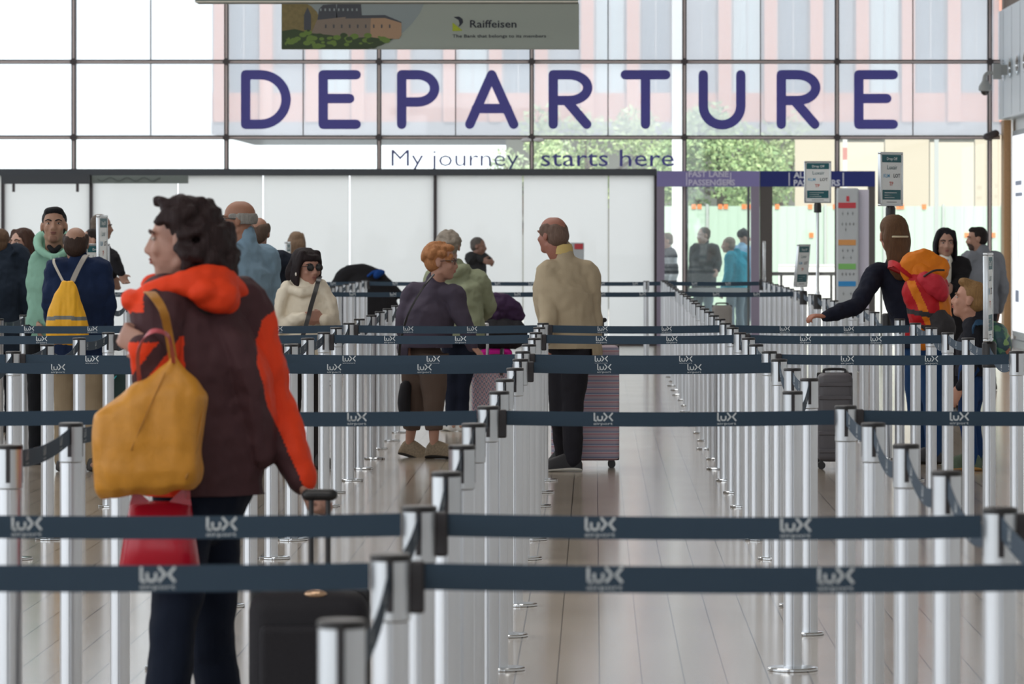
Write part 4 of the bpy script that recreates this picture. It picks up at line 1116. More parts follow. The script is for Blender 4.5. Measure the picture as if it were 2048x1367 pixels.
band([W(346, 716, Yt), W(336, 660, Yt - .03), W(326, 620, Yt - .06), W(305, 588, Yt - .02), W(296, 584, Yt + .10)], [V((.022, 0, 0)), V((.022, 0, 0)), V((.024, 0, 0)), V((.025, .01, 0)), V((.025, 0, 0))], 'shoulder_strap', tand, tb_, .0025)
# red bag
Yr = 12.32
rd = mat('glossy_red_vinyl', 'b3132c', .25, 0, .15, 12)
rb = thing('red_bag', 'glossy red carrier bag below the mustard tote', 'bag', W(318, 1140, Yr))
mb = MB(); rs = []
for py, xl, xr, d in ((1150, 238, 400, .05), (1140, 236, 402, .065), (1080, 246, 393, .07), (1030, 255, 386, .055), (1008, 259, 383, .03), (1002, 260, 382, .02)):
    c = W((xl + xr) / 2, py, Yr); hw = (xr - xl) / 2 * Yr / F
    rs.append([c + V((hw * (abs(math.cos(a)) ** .5) * (1 if math.cos(a) >= 0 else -1), d * math.sin(a), 0)) for a in [6.28318 * i / 32 for i in range(32)]])
mb.rings(rs); sharp(mb.build('bag_body', rd, rb), 60)
for sd in (0,):
    band([W(264, 1006, Yr - .03), W(272, 985, Yr - .03), W(277, 962, Yr - .03), W(281, 800, Yr - .0), W(276, 706, Yt - .12), W(300, 664, Yt - .22), W(333, 668, Yt - .20), W(344, 700, Yt - .10), W(355, 800, Yt + .16), W(374, 960, Yr - .03), W(376, 1006, Yr - .03)],
         [V((.012, 0, 0))] * 4 + [V((.010, 0, 0)), V((0, .01, .01)), V((0, .01, .01)), V((.01, 0, 0))] + [V((.012, 0, 0))] * 3, 'handle', mat('pink_red_strap', 'b8525a', .4), rb, .0015)
    for pts in ([(259, 1010), (268, 975), (300, 1003)], [(383, 1010), (376, 966), (338, 1003)]):
        c = [W(x, y, Yr - .035) for x, y in pts]; k = [p + V((0, .006, 0)) for p in c]
        MB().add(c + k, [(0, 1, 2), (5, 4, 3), (0, 3, 4, 1), (1, 4, 5, 2), (2, 5, 3, 0)]).build('gusset', rd, rb)

def suitcase(name, label, px0, px1, py0, py1, Y, depth, m, handle=None, gw=.07, ribs=0, ribm=None, rz=0, wheels=True, r=.035, extra=None):
    x0, x1, z1 = X(px0, Y), X(px1, Y), Z(py0, Y); z0 = max(.05, Z(py1, Y))
    c = V(((x0 + x1) / 2, Y, (z0 + z1) / 2))
    s = thing(name, label, 'suitcase', (c.x, Y, 0))
    ax = (V((math.cos(rz), math.sin(rz), 0)), V((-math.sin(rz), math.cos(rz), 0)), UP)
    hw, hh = (x1 - x0) / 2, (z1 - z0) / 2
    sharp(MB().rbox(c, (hw, depth / 2, hh), r, ax).build('shell', m, s), 50)
    fr = MB()
    P = lambda u, d, v: c + ax[0] * u + ax[1] * d + ax[2] * v
    fr.rbox(c, (hw + .002, .008, hh + .002), r, ax)
    fr.build('zip_seam', M_black, s)
    if ribs:
        rb_ = MB()
        for i in range(ribs):
            u = -hw * .78 + hw * 1.56 * i / (ribs - 1)
            rb_.rbox(P(u, -depth / 2, 0), (.008, .006, hh * .86), .004, ax)
        rb_.build('shell_ribs', ribm or m, s)
    hd = MB().tube([P(-.07, 0, hh), P(-.06, 0, hh + .022), P(.06, 0, hh + .022), P(.07, 0, hh)], [.009] * 4, n=8)
    hd.build('carry_handle', M_black, s, True)
    if wheels:
        for u in (-hw * .78, hw * .78):
            for d in (-depth * .32, depth * .32):
                wq = P(u, d, -hh); wq.z = .026
                wh = MB().rings([[wq + ax[1] * t + ax[0] * (.026 * math.cos(a)) + UP * (.026 * math.sin(a)) for a in [6.28318 * i / 16 for i in range(16)]] for t in (-.012, .012)])
                wh.box(wq.x - .012, wq.x + .012, wq.y - .016, wq.y + .016, .026, z0 + .01)
                wh.build('wheel', M_black, s)
    if handle:
        hz = Z(handle[1], Y); cx = X(handle[0], Y)
        t = MB()
        for u in (-gw, gw): t.tube([(cx + u * ax[0].x, c.y + u * ax[0].y + depth * .3, z1 - .02), (cx + u * ax[0].x, c.y + u * ax[0].y + depth * .3, hz)], [.007, .007], n=8)
        t.build('handle_rods', handle[2] if len(handle) > 2 else M_black, s, True)
        MB().tube([V((cx, c.y + depth * .3, hz)) - ax[0] * (gw + .012), V((cx, c.y + depth * .3, hz)) + ax[0] * (gw + .012)], [.016, .016], n=10).build('grip', M_black, s, True)
    if extra: extra(s, c, hw, hh, depth, ax)
    return s
soft = cloth('black_luggage_fabric', '27262a', .7, 200)
def front_pocket(s, c, hw, hh, d, ax):
    MB().rbox(c + V((.0, -d / 2 - .008, -.03)), (hw * .8, .02, hh * .82), .03).build('front_pocket', soft, s)
    MB().ell(c + V((.02, -d / 2 + .03, hh * .98)), (.03, .015, .012)).build('badge', mat('brass_badge', 'cba98a', .3, .8), s)
suitcase('black_suitcase', 'black fabric suitcase pulled by the woman with curly hair', 502, 738, 1178, 1640, 12.1, .24, soft, (636, 992), .022, extra=front_pocket, r=.05)

# --- left-hand group
def simple(label, Y, x, top, yaw, J=None, topn='jacket', topc='22242b', trc='17181d', hair=('short', '3a2a22'), hand=None, browc=None, glasses=None, lips=None, eyes=False, collar=.03, hood=None, hem=.47, sl=1., wide=1., shoe=None, sole=None, vox=.009, assign=None, mats=None, extra=None, wr=.010, fd=None, trw=1., hemz=None, deep=1., tint=None, wsc=13., hemw=None, **kw):
    s = Fig(label, Y, x, top, yaw, J, **kw)
    s.body(.0085 if vox >= .009 else .007, hands=hand, fd=fd, tint=tint)
    if browc or lips or eyes or glasses: s.face(browc, eyes, lips, glasses)
    s.t = s.top(topn, mats or cloth(topn + '_' + topc, topc), hem=hem, collar=collar, hood=hood, sl=sl, wide=wide, vox=vox, assign=assign, extra=extra, wr=wr, deep=deep, wscale=wsc, hemw=hemw)
    s.trousers(cloth('trouser_' + trc, trc), wide=trw, hemz=hemz)
    s.shoes(shoe or leath, sole or sole_d, fd=fd)
    if hair: s.hair(hair[0], hair[1], .008, hash(label) % 7 if False else len(label) % 7)
    return s
ym = simple('young man in a mint hoodie with short black hair looking down', 31.3, 104, 413, 4, dict(head=(108, 452, -.03), neck=(108, 503), sha=(80, 522), shb=(142, 524), ela=(70, 590), wra=(76, 645, -.1), elb=(152, 590), wrb=(146, 645, -.1)), 'hoodie', '86b09d', '16171b', ('fade', '15161a'), browc='1a1715', lips='7d5148', eyes=True, collar=.0, hem=.475, sl=1.05, wide=1.0, skincol='b58c76', pitch=10, hs=.245, vox=.008, wr=.008,
            hand=dict(a=dict(curl=.7), b=dict(curl=.7)), tint=('8a6757', (0, .066, -.092), .026))
hb = MB(); j = ym.j
hb.tube([W(78, 498, 31.22), W(76, 478, 31.4), W(95, 466, 31.5), W(120, 465, 31.5), W(139, 480, 31.4), W(137, 498, 31.22), W(116, 512, 31.14), W(100, 512, 31.14), W(80, 500, 31.2)], [.028, .032, .036, .036, .032, .028, .024, .024, .026], n=12)
hb.ell(W(108, 490, 31.45), (.135, .06, .10))
blob(hb, 'hood', cloth('hoodie_8dbba6', '8dbba6'), ym.t, .008, 4, .004)
MB().tube([W(98, 493, 31.2), W(108, 502, 31.15), W(119, 493, 31.2)], [.016, .02, .016], n=10).build('undershirt', black, ym.root, True)
dm = MB()
for px in (103, 118): dm.tube([W(px, 512, 31.08), W(px - 1, 532, 31.1), W(px, 552, 31.12)], [.004, .004, .004], n=6)
dm.build('drawcord', mat('mint_cord', 'a5cdbb', .7), ym.t, True)
ns = lambda x, y, Y, d=0: W(x, y, Y + d)
bm = simple('balding man in a navy jacket seen from behind, wearing a yellow drawstring bag', 30.3, 157, 460, 180, dict(head=(152, 488), neck=(155, 520), sha=(113, 540), shb=(200, 540), ela=(103, 600), elb=(213, 605), wra=(108, 660, .15), wrb=(210, 668, .1)), 'jacket', '1a2948', '8f7f68', ('balding', '3a2c26'), collar=.055, hem=.47, sl=1.25, wide=1.16, skincol='a87f6a', wr=.011, sw=.21, hs=.225, pitch=12, trw=1.1)
yb = thing('drawstring_bag', 'yellow drawstring bag with a grey stripe on the navy jacket', 'bag', W(135, 690, 30.1))
mb = MB(); rs = []
for py, xl, xr, d in ((688, 97, 172, .02), (682, 92, 178, .05), (650, 91, 177, .075), (620, 97, 170, .07), (590, 108, 159, .05), (568, 120, 150, .03), (561, 124, 146, .02)):
    c = W((xl + xr) / 2, py, 29.98); hw = (xr - xl) / 2 * 30 / F
    rs.append([c + V((hw * (abs(math.cos(a)) ** .7) * (1 if math.cos(a) >= 0 else -1), d * math.sin(a), 0)) for a in [6.28318 * i / 32 for i in range(32)]])
mb.rings(rs)
zs1, zs0 = Z(634, 30.05), Z(638, 30.05)
blob(mb, 'bag_body', [mat('yellow_nylon', 'e9ac1d', .6, 0, .2, 40, .08), mat('grey_stripe', '6d6f6b', .5)], yb, .006, 4, .010, 9, assign=lambda c: ((c[:, 2] < zs1 + .012 - .05 * np.abs(c[:, 0] + 3.42)) & (c[:, 2] > zs0 - .05 * np.abs(c[:, 0] + 3.42))).astype(np.int32), wv=(2.4, 1, .5))
cord = mat('white_cord', 'b9b3a8', .8)
band([W(127, 564, 30.02), W(117, 545, 30.06), W(108, 526, 30.12), W(108, 518, 30.25)], V((.016, 0, 0)), 'cord', cord, yb, .004)
band([W(145, 562, 30.02), W(155, 540, 30.06), W(168, 516, 30.10), W(174, 510, 30.22)], V((.034, 0, .0)), 'cord', mat('grey_cord', '9a958f', .8), yb, .004)
simple('person in a dark navy coat seen from behind at the edge, brown hair', 34.6, -2, 458, 176, dict(sha=(-34, 506), shb=(40, 508)), 'coat', '1d2734', '191b20', ('short', '5a4636'), collar=.03, hem=.42, sl=1.15, wide=1.1)
simple('girl with long brown hair looking aside behind the navy coat', 36.2, 45, 458, -28, None, 'jacket', '25242a', '1b1c22', ('mid', '402c24'), browc='40302a', lips='9a6a60', eyes=True, sex='f', skincol='c29a88', hyaw=-38, pitch=8, hs=.24)
simple('man in black with cropped grey hair behind the edge-on sign board', 44.5, 200, 430, 110, dict(ela=(226, 512, -.2), wra=(243, 548, -.3), elb=(214, 520), wrb=(226, 552)), 'jacket', '1c1b20', '17171b', ('short', '6a5f56'), hyaw=85, skincol='a8826f', browc='4a3d36', collar=.03)
simple('woman with tied dark hair behind the small drop off sign', 42.8, 186, 458, -60, None, 'coat', '2b2529', '1b1b20', ('short', '241d1e'), browc='2c2220', lips='9a605a', eyes=True, sex='f', skincol='bd9482', hyaw=-70)
# --- denim man, man behind him, woman in sunglasses and the one behind
simple('man in a pale blue denim shirt with bald crown and glasses facing the far left', 31.0, 498, 403, -128, dict(head=(476, 440), neck=(492, 480), sha=(458, 514, -.1), shb=(535, 516, .1), ela=(462, 600, -.2), wra=(450, 660, -.3), elb=(541, 600, .1), wrb=(535, 680, 0)), 'denim_shirt', '7d97aa', '2b3038', ('fringe', '8c8a86'), browc='6a5a50', lips='8a5a50', eyes=True, glasses='clear', hyaw=-92, skincol='a5765f', collar=.035, sl=1.2, wide=1.12, wr=.01, hs=.26)
simple('bald man in a dark navy jacket mostly hidden behind the denim shirt', 33.4, 515, 434, 172, dict(ela=(470, 560, .1), elb=(554, 560, .1), wra=(500, 590, .2), wrb=(560, 588, -.1)), 'jacket', '1c222e', '23262e', ('balding', '5a4a40'), skincol='a87c68', collar=.03, wide=1.15, sl=1.15, sw=.2)
def poncho(mb, Y=30.6):
    mb.tube([W(612, 712, Y), W(612, 660, Y), W(612, 600, Y), W(606, 566, Y)], [(.20, .15), (.205, .16), (.18, .14), (.10, .09)], V((1, 0, 0)), n=22)
    mb.tube([W(640, 570, Y - .03), W(660, 610, Y - .06), W(668, 648, Y - .05)], [(.05, .09), (.05, .10), (.035, .08)], n=14)
    mb.tube([W(575, 575, Y - .03), W(562, 620, Y - .06), W(560, 690, Y - .05)], [(.05, .09), (.045, .1), (.04, .09)], n=14)
    mb.tube([W(580, 578, Y - .10), W(606, 586, Y - .14), W(634, 578, Y - .10)], [.03, .035, .03], n=10)
sgw = simple('woman in sunglasses and a cream poncho holding her black shoulder strap', 30.6, 610, 497, 22, dict(head=(613, 536, -.02), neck=(607, 578), sha=(574, 590), shb=(643, 590), ela=(566, 650, -.1), wra=(606, 634, -.24), elb=(665, 650, -.05), wrb=(648, 638, -.22)), 'poncho', 'dfd5c2', '2a2626', ('bob', '231a1c'), browc='2c2220', lips='94625a', glasses='dark', sex='f', skincol='b98a78', hyaw=38, hs=.245, hem=.5, sl=1.2, wide=1.1, extra=poncho, vox=.008, wr=.01, collar=0,
             hand=dict(a=dict(d=(1, -.1, .1), curl=.8, palm=(0, 1, 0)), b=dict(d=(-1, -.15, .12), curl=.9, palm=(0, 1, 0))))
sb = thing('shoulder_bag', 'black shoulder bag strap across the cream poncho', 'bag', W(618, 700, 30.3))
band([W(640, 553, 30.55), W(637, 560, 30.40), W(630, 585, 30.36), W(622, 612, 30.31), W(615, 640, 30.26), W(600, 690, 30.26)], V((.03, 0, 0)), 'strap', M_black, sb, .003)
MB().rbox(W(592, 715, 30.28), (.12, .05, .09), .03).build('bag_body', cloth('black_luggage_fabric', '27262a'), sb)
ear = MB(); ear.ell(W(592, 548, 30.49), (.006, .006, .012)); ear.build('earring', mat('pearl', 'e8e0d6', .3), sgw.root, True)
simple('woman with straight light brown hair and grey top seen from behind', 47.6, 593, 465, 178, None, 'jumper', '6f6d6c', '2a2a30', ('mid', '7b6552'), sex='f', skincol='b98f7c', collar=0)
# --- purple, sage, beige
pl2 = simple('older woman with short auburn hair in a plum grey padded jacket and brown capris', 32.0, 852, 486, 152, dict(head=(883, 524, -.02), neck=(872, 566), sha=(825, 588, .06), shb=(908, 590, -.08), ela=(806, 645, .0), wra=(818, 700, -.05), elb=(928, 645, -.12), wrb=(945, 692, -.1), pelvis=(845, 712), hipa=(832, 716, .05), hipb=(866, 716, -.05), kna=(830, 800, .1), knb=(868, 800, -.06), ana=(818, 893, .16), anb=(868, 903, -.05)),
             'padded_jacket', '4b4452', '5e4f47', ('permed', 'a9744c'), browc='8a6650', lips='a8605a', eyes=True, glasses='clear', sex='f', skincol='c0917c', hyaw=84, hs=.245, hem=.515, sl=1.22, wide=1.3, wr=.012, wsc=10., deep=1.15, collar=.03, hemz=.62, trw=1.3, fd=dict(a=(.9, -.35, -.25), b=(.95, -.3, 0)), shoe=mat('patterned_shoe', '80705a', .6, 0, .2, 90, .5), sole=sole_d,
             hand=dict(b=dict(d=(.6, -.3, -.6), curl=1.0)))
cb = thing('crossbody_bag', 'black crossbody bag hanging at the hip of the auburn haired woman', 'bag', W(800, 800, 31.9))
band([W(868, 548, 31.80), W(848, 572, 31.74), W(828, 605, 31.72), W(812, 640, 31.72), W(800, 690, 31.78), W(797, 740, 31.85)], V((.018, 0, .008)), 'strap', M_black, cb, .004)
MB().tube([W(812, 770, 32.0), W(808, 805, 32.0), W(812, 845, 32.0)], [(.04, .05), (.045, .06), (.03, .04)], n=14).build('bag_body', soft, cb, True)
sg = simple('person with grey hair in a sage green hooded jacket seen from behind', 36.4, 922, 458, 176, dict(head=(898, 494), neck=(912, 535), sha=(868, 556), shb=(958, 560), elb=(977, 612, .1), wrb=(955, 640, .35), ela=(862, 620, .1), wra=(880, 660, .3), ana=(903, 853), anb=(924, 855), kna=(905, 780), knb=(924, 780)), 'hooded_jacket', '8a9077', '161b2b', ('permed', '8c8378'), skincol='b78e7a', collar=.02, hood=-.01, hem=.44, sl=1.22, wide=1.2, deep=1.1, shoe=mat('white_trainer', 'c9c7c4', .6), sole=sole_w, fd=dict(a=(-.3, .9, 0), b=(.1, 1, 0)), hs=.235, hemw=.95)
bg_ = simple('bald man in a long beige jacket and black trousers walking with a striped suitcase', 30.3, 1136, 436, -150, dict(head=(1104, 470), neck=(1122, 514), sha=(1097, 545, -.05), shb=(1176, 547, .05), ela=(1098, 620, -.15), wra=(1090, 680, -.3), elb=(1185, 630, .05), wrb=(1188, 705, .0), pelvis=(1138, 690), hipa=(1122, 700, .05), hipb=(1152, 700, -.05), kna=(1120, 815, .02), knb=(1145, 815, -.06), ana=(1128, 905, .28), anb=(1146, 928, -.08)),
             'long_jacket', 'b0a188', '222127', ('balding', '6e5a50'), skincol='a8705f', hyaw=-128, collar=.06, hem=.485, sl=1.2, wide=1.24, deep=1.1, wr=.011, wsc=9., hemw=1.08, hs=.24, browc='7a6a60', shoe=mat('black_trainer', '25252a', .6), sole=sole_w, fd=dict(a=(-.8, .1, -.5), b=(-1, -.15, 0)), trw=1.1)
sharp(MB().lathe(bg_.j['neck'] + V((0, 0, .0)), [(.076, .02), (.078, .05), (.070, .085), (.066, .086), (.066, .03)], 24).build('shirt_collar', cloth('yellow_collar', 'cdb577'), bg_.root))
# striped suitcase fabric
def striped(name, axis_scale, cols, zig=False):
    m = bpy.data.materials.new(name); m.use_nodes = True; nt = m.node_tree; b = nt.nodes['Principled BSDF']; b.inputs['Roughness'].default_value = .6
    tc = nt.nodes.new('ShaderNodeTexCoord'); sp = nt.nodes.new('ShaderNodeSeparateXYZ'); nt.links.new(tc.outputs['Object'], sp.inputs[0])
    z = sp.outputs[2]
    def math_(op, a, v):
        n = nt.nodes.new('ShaderNodeMath'); n.operation = op
        for i, q in enumerate((a, v)):
            if isinstance(q, (int, float)): n.inputs[i].default_value = q
            else: nt.links.new(q, n.inputs[i])
        return n.outputs[0]
    if zig:
        tri = math_('PINGPONG', math_('MULTIPLY', sp.outputs[0], 2 / .034), 1.0)
        z = math_('ADD', z, math_('MULTIPLY', tri, .042))
    fr = math_('FRACT', math_('MULTIPLY', z, 1 / axis_scale), 0.)
    cr = nt.nodes.new('ShaderNodeValToRGB'); cr.color_ramp.interpolation = 'CONSTANT'
    e = cr.color_ramp.elements
    e[0].position = 0; e[0].color = lin(cols[0][1]); e[1].position = cols[1][0]; e[1].color = lin(cols[1][1])
    for p, c in cols[2:]:
        k = e.new(p); k.color = lin(c)
    nt.links.new(fr, cr.inputs[0]); nt.links.new(cr.outputs[0], b.inputs['Base Color'])
    return m
M_str = striped('striped_case', .042, [(0, 'b5a3ad'), (.3, 'b0808c'), (.5, 'd8cfd4'), (.6, '7a86a2'), (.78, 'a49cb0')])
M_zig = striped('zigzag_case', .042, [(0, 'c9c3cc'), (.3, 'b8464f'), (.5, 'd5d0d6'), (.68, '3e4c70')], True)
suitcase('striped_suitcase', 'lilac and red striped suitcase behind the legs of the beige jacketed man', 1103, 1238, 690, 924, 30.75, .24, M_str, (1185, 640), r=.03)
suitcase('zigzag_suitcase', 'suitcase with red and navy zigzag print beside the sage green jacket', 944, 1046, 716, 836, 36.75, .22, M_zig, None, r=.03)
tr = thing('luggage_trolley', 'luggage trolley with pale tubes beside the sage green jacket', 'trolley', (X(985, 37.15), 37.15, 0))
t = MB()
for px in (955, 975):
    t.tube([W(px, 648, 36.95), W(px, 760, 36.95), W(px, 862, 36.95)], [.011] * 3, n=8)
t.tube([W(955, 648, 36.95), W(975, 648, 36.95)], [.012] * 2, n=8)
t.build('tube_frame', mat('pale_tube', 'd5d6d8', .3, .6), tr, True)
MB().box(X(945, 37.15), X(1040, 37.15), 37.03, 37.45, .12, .15).build('deck', M_steel, tr)
for px in (952, 1032):
    MB().ell((X(px, 37.15), 37.25, .06), (.02, .06, .06)).build('wheel', M_black, tr, True)
mg = thing('magenta_case', 'magenta case peeking out under the dark purple bag on the trolley', 'suitcase', W(992, 740, 37.30))
MB().rbox(W(992, 720, 37.25), (.13, .09, .095), .04).build('shell', cloth('magenta_fabric', 'b5157f'), mg)
MB().box(X(1003, 37.25), X(1009, 37.25), 37.15, 36.595, Z(745, 37.25), Z(695, 37.25)).build('strap', M_black, mg)
pb2 = thing('purple_holdall', 'dark purple and black holdall on the luggage trolley', 'bag', W(990, 695, 37.25))
mb = MB(); mb.tube([W(952, 668, 37.25), W(990, 664, 37.25), W(1034, 668, 37.25)], [(.10, .12), (.125, .14), (.10, .12)], n=16)
blob(mb, 'bag_body', soft, pb2, .009, 4, .01, 12)
mb = MB(); mb.tube([W(955, 632, 37.23), W(985, 616, 37.21), W(1012, 622, 37.23), W(1032, 645, 37.25)], [(.04, .10), (.06, .13), (.055, .13), (.03, .10)], V((0, 1, 0)), n=14)
blob(mb, 'flap', cloth('purple_nylon', '3b2745', .5), pb2, .009, 3, .012, 14)
# dark heap behind the far posts
hp = thing('black_bag_heap', 'bulky black travel bag with wire loop standing behind the far belt posts', 'bag', (X(735, 57.5), 57.5, 0))
mb = MB(); Yh = 57.5
mb.tube([(X(735, Yh), Yh, .03), (X(735, Yh), Yh, .5), (X(728, Yh), Yh, .85), (X(712, Yh), Yh, 1.04)], [(.36, .22), (.42, .24), (.34, .2), (.16, .12)], V((1, 0, 0)), n=22)
mb.tube([W(668, 575, Yh), W(700, 548, Yh), W(745, 553, Yh), W(800, 590, Yh)], [.08, .12, .12, .06], n=12)
blob(mb, 'bag_body', cloth('black_cover', '222124'), hp, .012, 5, .012, 7)
MB().tube([W(676, 552, Yh), W(682, 538, Yh), W(692, 535, Yh), W(698, 542, Yh)], [.006] * 4, n=6).build('wire_loop', mat('wire_grey', '8f9296', .4), hp, True)
bl = thing('blue_strap_bag', 'blue bag with a strap lying on the black travel bag', 'bag', W(757, 556, 57.3))
mb = MB(); mb.tube([W(752, 552, 57.3), W(758, 546, 57.3), W(766, 544, 57.3)], [(.04, .06), (.05, .06), (.03, .05)], n=12); mb.tube([W(736, 552, 57.3), W(748, 543, 57.3), W(762, 541, 57.3)], [.018, .02, .022], n=10)
blob(mb, 'bag_body', cloth('blue_nylon', '163f80'), bl, .008, 3)
simple('grey haired person in dark clothes by the frosted wall', 60.5, 955, 475, 60, dict(ela=(942, 512), elb=(968, 513), wra=(966, 520, -.15), wrb=(980, 522, -.15)), 'jacket', '37383a', '222327', ('short', '66605c'), hyaw=75, skincol='9a7565', collar=.02, hood=-.01, sl=1.2)
# --- outside the doors
simple('person in a dark jumper with pale grey stripes outside beside the lilac jamb', 67.5, 1334, 466, -70, None, 'jumper', '20242e', '1d2430', ('short', '6a5c46'), assign=lambda c: ((((c[:, 2] * 1.0) % .24) > .15) & (c[:, 2] > .85)).astype(np.int32), mats=[cloth('jumper_dark', '20242e'), cloth('jumper_stripe', 'b3b6ba')], collar=.03, sl=1.15, wide=1.1)
simple('man in a charcoal coat and black scarf outside the lilac portal', 68.0, 1408, 455, -40, dict(wrb=(1434, 540, -.2), elb=(1436, 520)), 'coat', '3a3c40', '6c7c88', ('short', '4a3d36'), hyaw=-60, skincol='b08a7c', browc='3a302a', collar=.07, hem=.40, sl=1.2, wide=1.2)
simple('person in a teal hooded jacket with grey hair outside the lilac portal', 67.0, 1472, 473, -135, dict(head=(1456, 490)), 'hooded_jacket', '1f93ae', '7a8a98', ('short', '8a7e74'), hyaw=-100, skincol='b08a7c', collar=.02, hood=.0, hem=.46, sl=1.25, wide=1.25, sex='f')
simple('person in a dark beanie and pale blue jacket outside the lilac portal', 69.5, 1486, 460, 120, None, 'jacket', '8fb4d2', '4a5a68', ('beanie', '26272f'), hyaw=100, skincol='b08a7c', collar=.02, sl=1.1, sex='f')
suitcase('grey_cabin_case', 'rounded grey cabin case near the far posts by the lilac portal', 1424, 1464, 610, 706, 55.0, .2, mat('grey_polycarbonate', '8d8985', .5), None, r=.04)
# --- right-hand group
bp = simple('woman with long brown hair in a navy jumper reaching over the belt posts', 31.3, 1808, 434, -158, dict(head=(1785, 470, -.03), neck=(1792, 528), sha=(1752, 548, -.05), shb=(1838, 552, .05), ela=(1712, 612, -.28), wra=(1652, 632, -.44), elb=(1868, 610, .1), wrb=(1878, 665, -.05), pelvis=(1850, 700), hipa=(1834, 710, .04), hipb=(1864, 710, -.04), kna=(1834, 815, .1), knb=(1866, 815, -.06), ana=(1850, 922, .30), anb=(1868, 925, -.12)),
            'jumper', '1b1f2e', '21406a', ('longback', '5d432e'), hyaw=-160, sex='f', skincol='b0735a', collar=.03, sl=1.1, wide=1.05, hem=.47, vox=.008, wr=.009, hs=.25, hand=dict(a=dict(d=(-1, -.2, .05), palm=(0, .2, -1), curl=.7)), fd=dict(a=(-.4, .9, 0), b=(-.9, .2, 0)), shoe=mat('dark_trainer', '2a2c33', .6), trw=1.05)
hc_ = MB(); hc_.tube([bp.hp(-.05, -.118, -.01), bp.hp(0, -.132, -.01), bp.hp(.05, -.118, -.01)], [.007] * 3, n=8); hc_.build('hair_clip', mat('pearl_clip', 'cfc6a8', .3), bp.root, True)
# backpack
Yb = 30.9
bk = thing('hiking_backpack', 'red and orange hiking backpack worn over the navy jumper', 'backpack', W(1848, 690, Yb))
red = cloth('red_ripstop', 'b51e26', .5); org = cloth('orange_ripstop', 'd9791a', .5); gry = cloth('grey_mesh', '3c3a3c', .7)
ax = (V((.80, .55, -.22)).normalized(), V((-.5, .86, 0)).normalized(), V((.2, .0, 1)).normalized())
mb = MB(); mb.tube([W(1868, 668, Yb), W(1858, 620, Yb), W(1850, 575, Yb), W(1842, 540, Yb)], [(.12, .10), (.15, .13), (.155, .13), (.10, .10)], V((1, .2, 0)), n=20)
def bka(c):
    px = VX + c[:, 0] * F / c[:, 1]; py = VY + (EYE - c[:, 2]) * F / c[:, 1]
    r = np.zeros(len(c), np.int32)
    r[(py < 548) | ((np.abs((px - 1838) - (py - 600) * .45) < 9) & (py > 560)) | ((px > 1878) & (py > 590))] = 1
    r[(py > 650) | (np.abs((py - 628) - (px - 1850) * .18) < 5)] = 2
    return r
blob(mb, 'main_sack', [red, org, gry], bk, .008, 5, .014, 10, assign=bka)
mb = MB(); mb.tube([W(1812, 540, Yb - .02), W(1845, 532, Yb - .02), W(1884, 545, Yb - .02)], [(.05, .09), (.06, .12), (.05, .09)], V((0, 1, 0)), n=14)
blob(mb, 'lid', org, bk, .008, 4, .01, 14)
mb = MB(); mb.tube([W(1848, 556, Yb - .13), W(1870, 570, Yb - .14), W(1884, 590, Yb - .12)], [(.05, .05), (.075, .06), (.05, .05)], V((.6, 0, .8)), n=14)
blob(mb, 'front_pocket', cloth('crimson_ripstop', 'c02f3d', .5), bk, .007, 4, .008, 16)
MB().tube([W(1848, 552, Yb - .19), W(1868, 541, Yb - .17), W(1888, 540, Yb - .13)], [.007] * 3, n=8).build('pocket_zip', M_black, bk, True)
mb = MB(); mb.tube([W(1872, 630, Yb - .05), W(1882, 655, Yb - .05), W(1878, 682, Yb - .05)], [(.08, .09), (.10, .10), (.07, .08)], V((1, 0, 0)), n=14)
blob(mb, 'side_pouch', gry, bk, .008, 4, .008, 14)
mb = MB(); mb.tube([W(1808, 668, Yb - .05), W(1832, 664, Yb - .1), W(1850, 690, Yb - .08)], [(.03, .04), (.035, .05), (.035, .05)], n=12)
blob(mb, 'hip_belt', [red, org], bk, .007, 4, .006, 14, assign=lambda c: (c[:, 0] > X(1836, Yb)).astype(np.int32))
band([W(1800, 540, Yb + .25), W(1778, 530, Yb + .12), W(1790, 528, Yb - .02), W(1815, 545, Yb - .06), W(1830, 552, Yb - .04)], V((.0, .03, .045)), 'shoulder_strap', red, bk, .007)
# boy
def leafmat():
    m = bpy.data.materials.new('leaf_print'); m.use_nodes = True; nt = m.node_tree; b = nt.nodes['Principled BSDF']
    tc = nt.nodes.new('ShaderNodeTexCoord'); v = nt.nodes.new('ShaderNodeTexVoronoi'); v.inputs['Scale'].default_value = 26
    cr = nt.nodes.new('ShaderNodeValToRGB'); cr.color_ramp.interpolation = 'CONSTANT'
    e = cr.color_ramp.elements; e[0].color = lin('2c4f55'); e[1].position = .35; e[1].color = lin('4f7d5c')
    for p, c in ((.6, '25414d'), (.78, '7fa062'), (.92, 'b0705a')): e.new(p).color = lin(c)
    nt.links.new(tc.outputs['Object'], v.inputs['Vector']); sp = nt.nodes.new('ShaderNodeSeparateColor'); nt.links.new(v.outputs['Color'], sp.inputs[0]); nt.links.new(sp.outputs[0], cr.inputs[0]); nt.links.new(cr.outputs[0], b.inputs['Base Color'])
    return m
by_ = simple('blond boy in a dark jacket and jeans wearing a leafy backpack', 30.4, 1945, 562, -105, dict(head=(1938, 600), neck=(1952, 640), pelvis=(1950, 772)), 'jacket', '23242b', '1d3a66', ('tuft', '8a6a44'), hyaw=-98, skincol='c28e78', browc='8a6a50', lips='b0685e', eyes=True, pitch=12, hs=.245, hem=.50, collar=.05, sl=1.12, wide=1.2, deep=1.1, fd=dict(a=(-1, -.1, 0), b=(-1, .1, 0)), shoe=mat('colour_trainer', '4a5a48', .6, 0, 0, 30, .4), sole=mat('tan_sole', 'b58a52', .6), name='child', cat='child', trw=1.1)
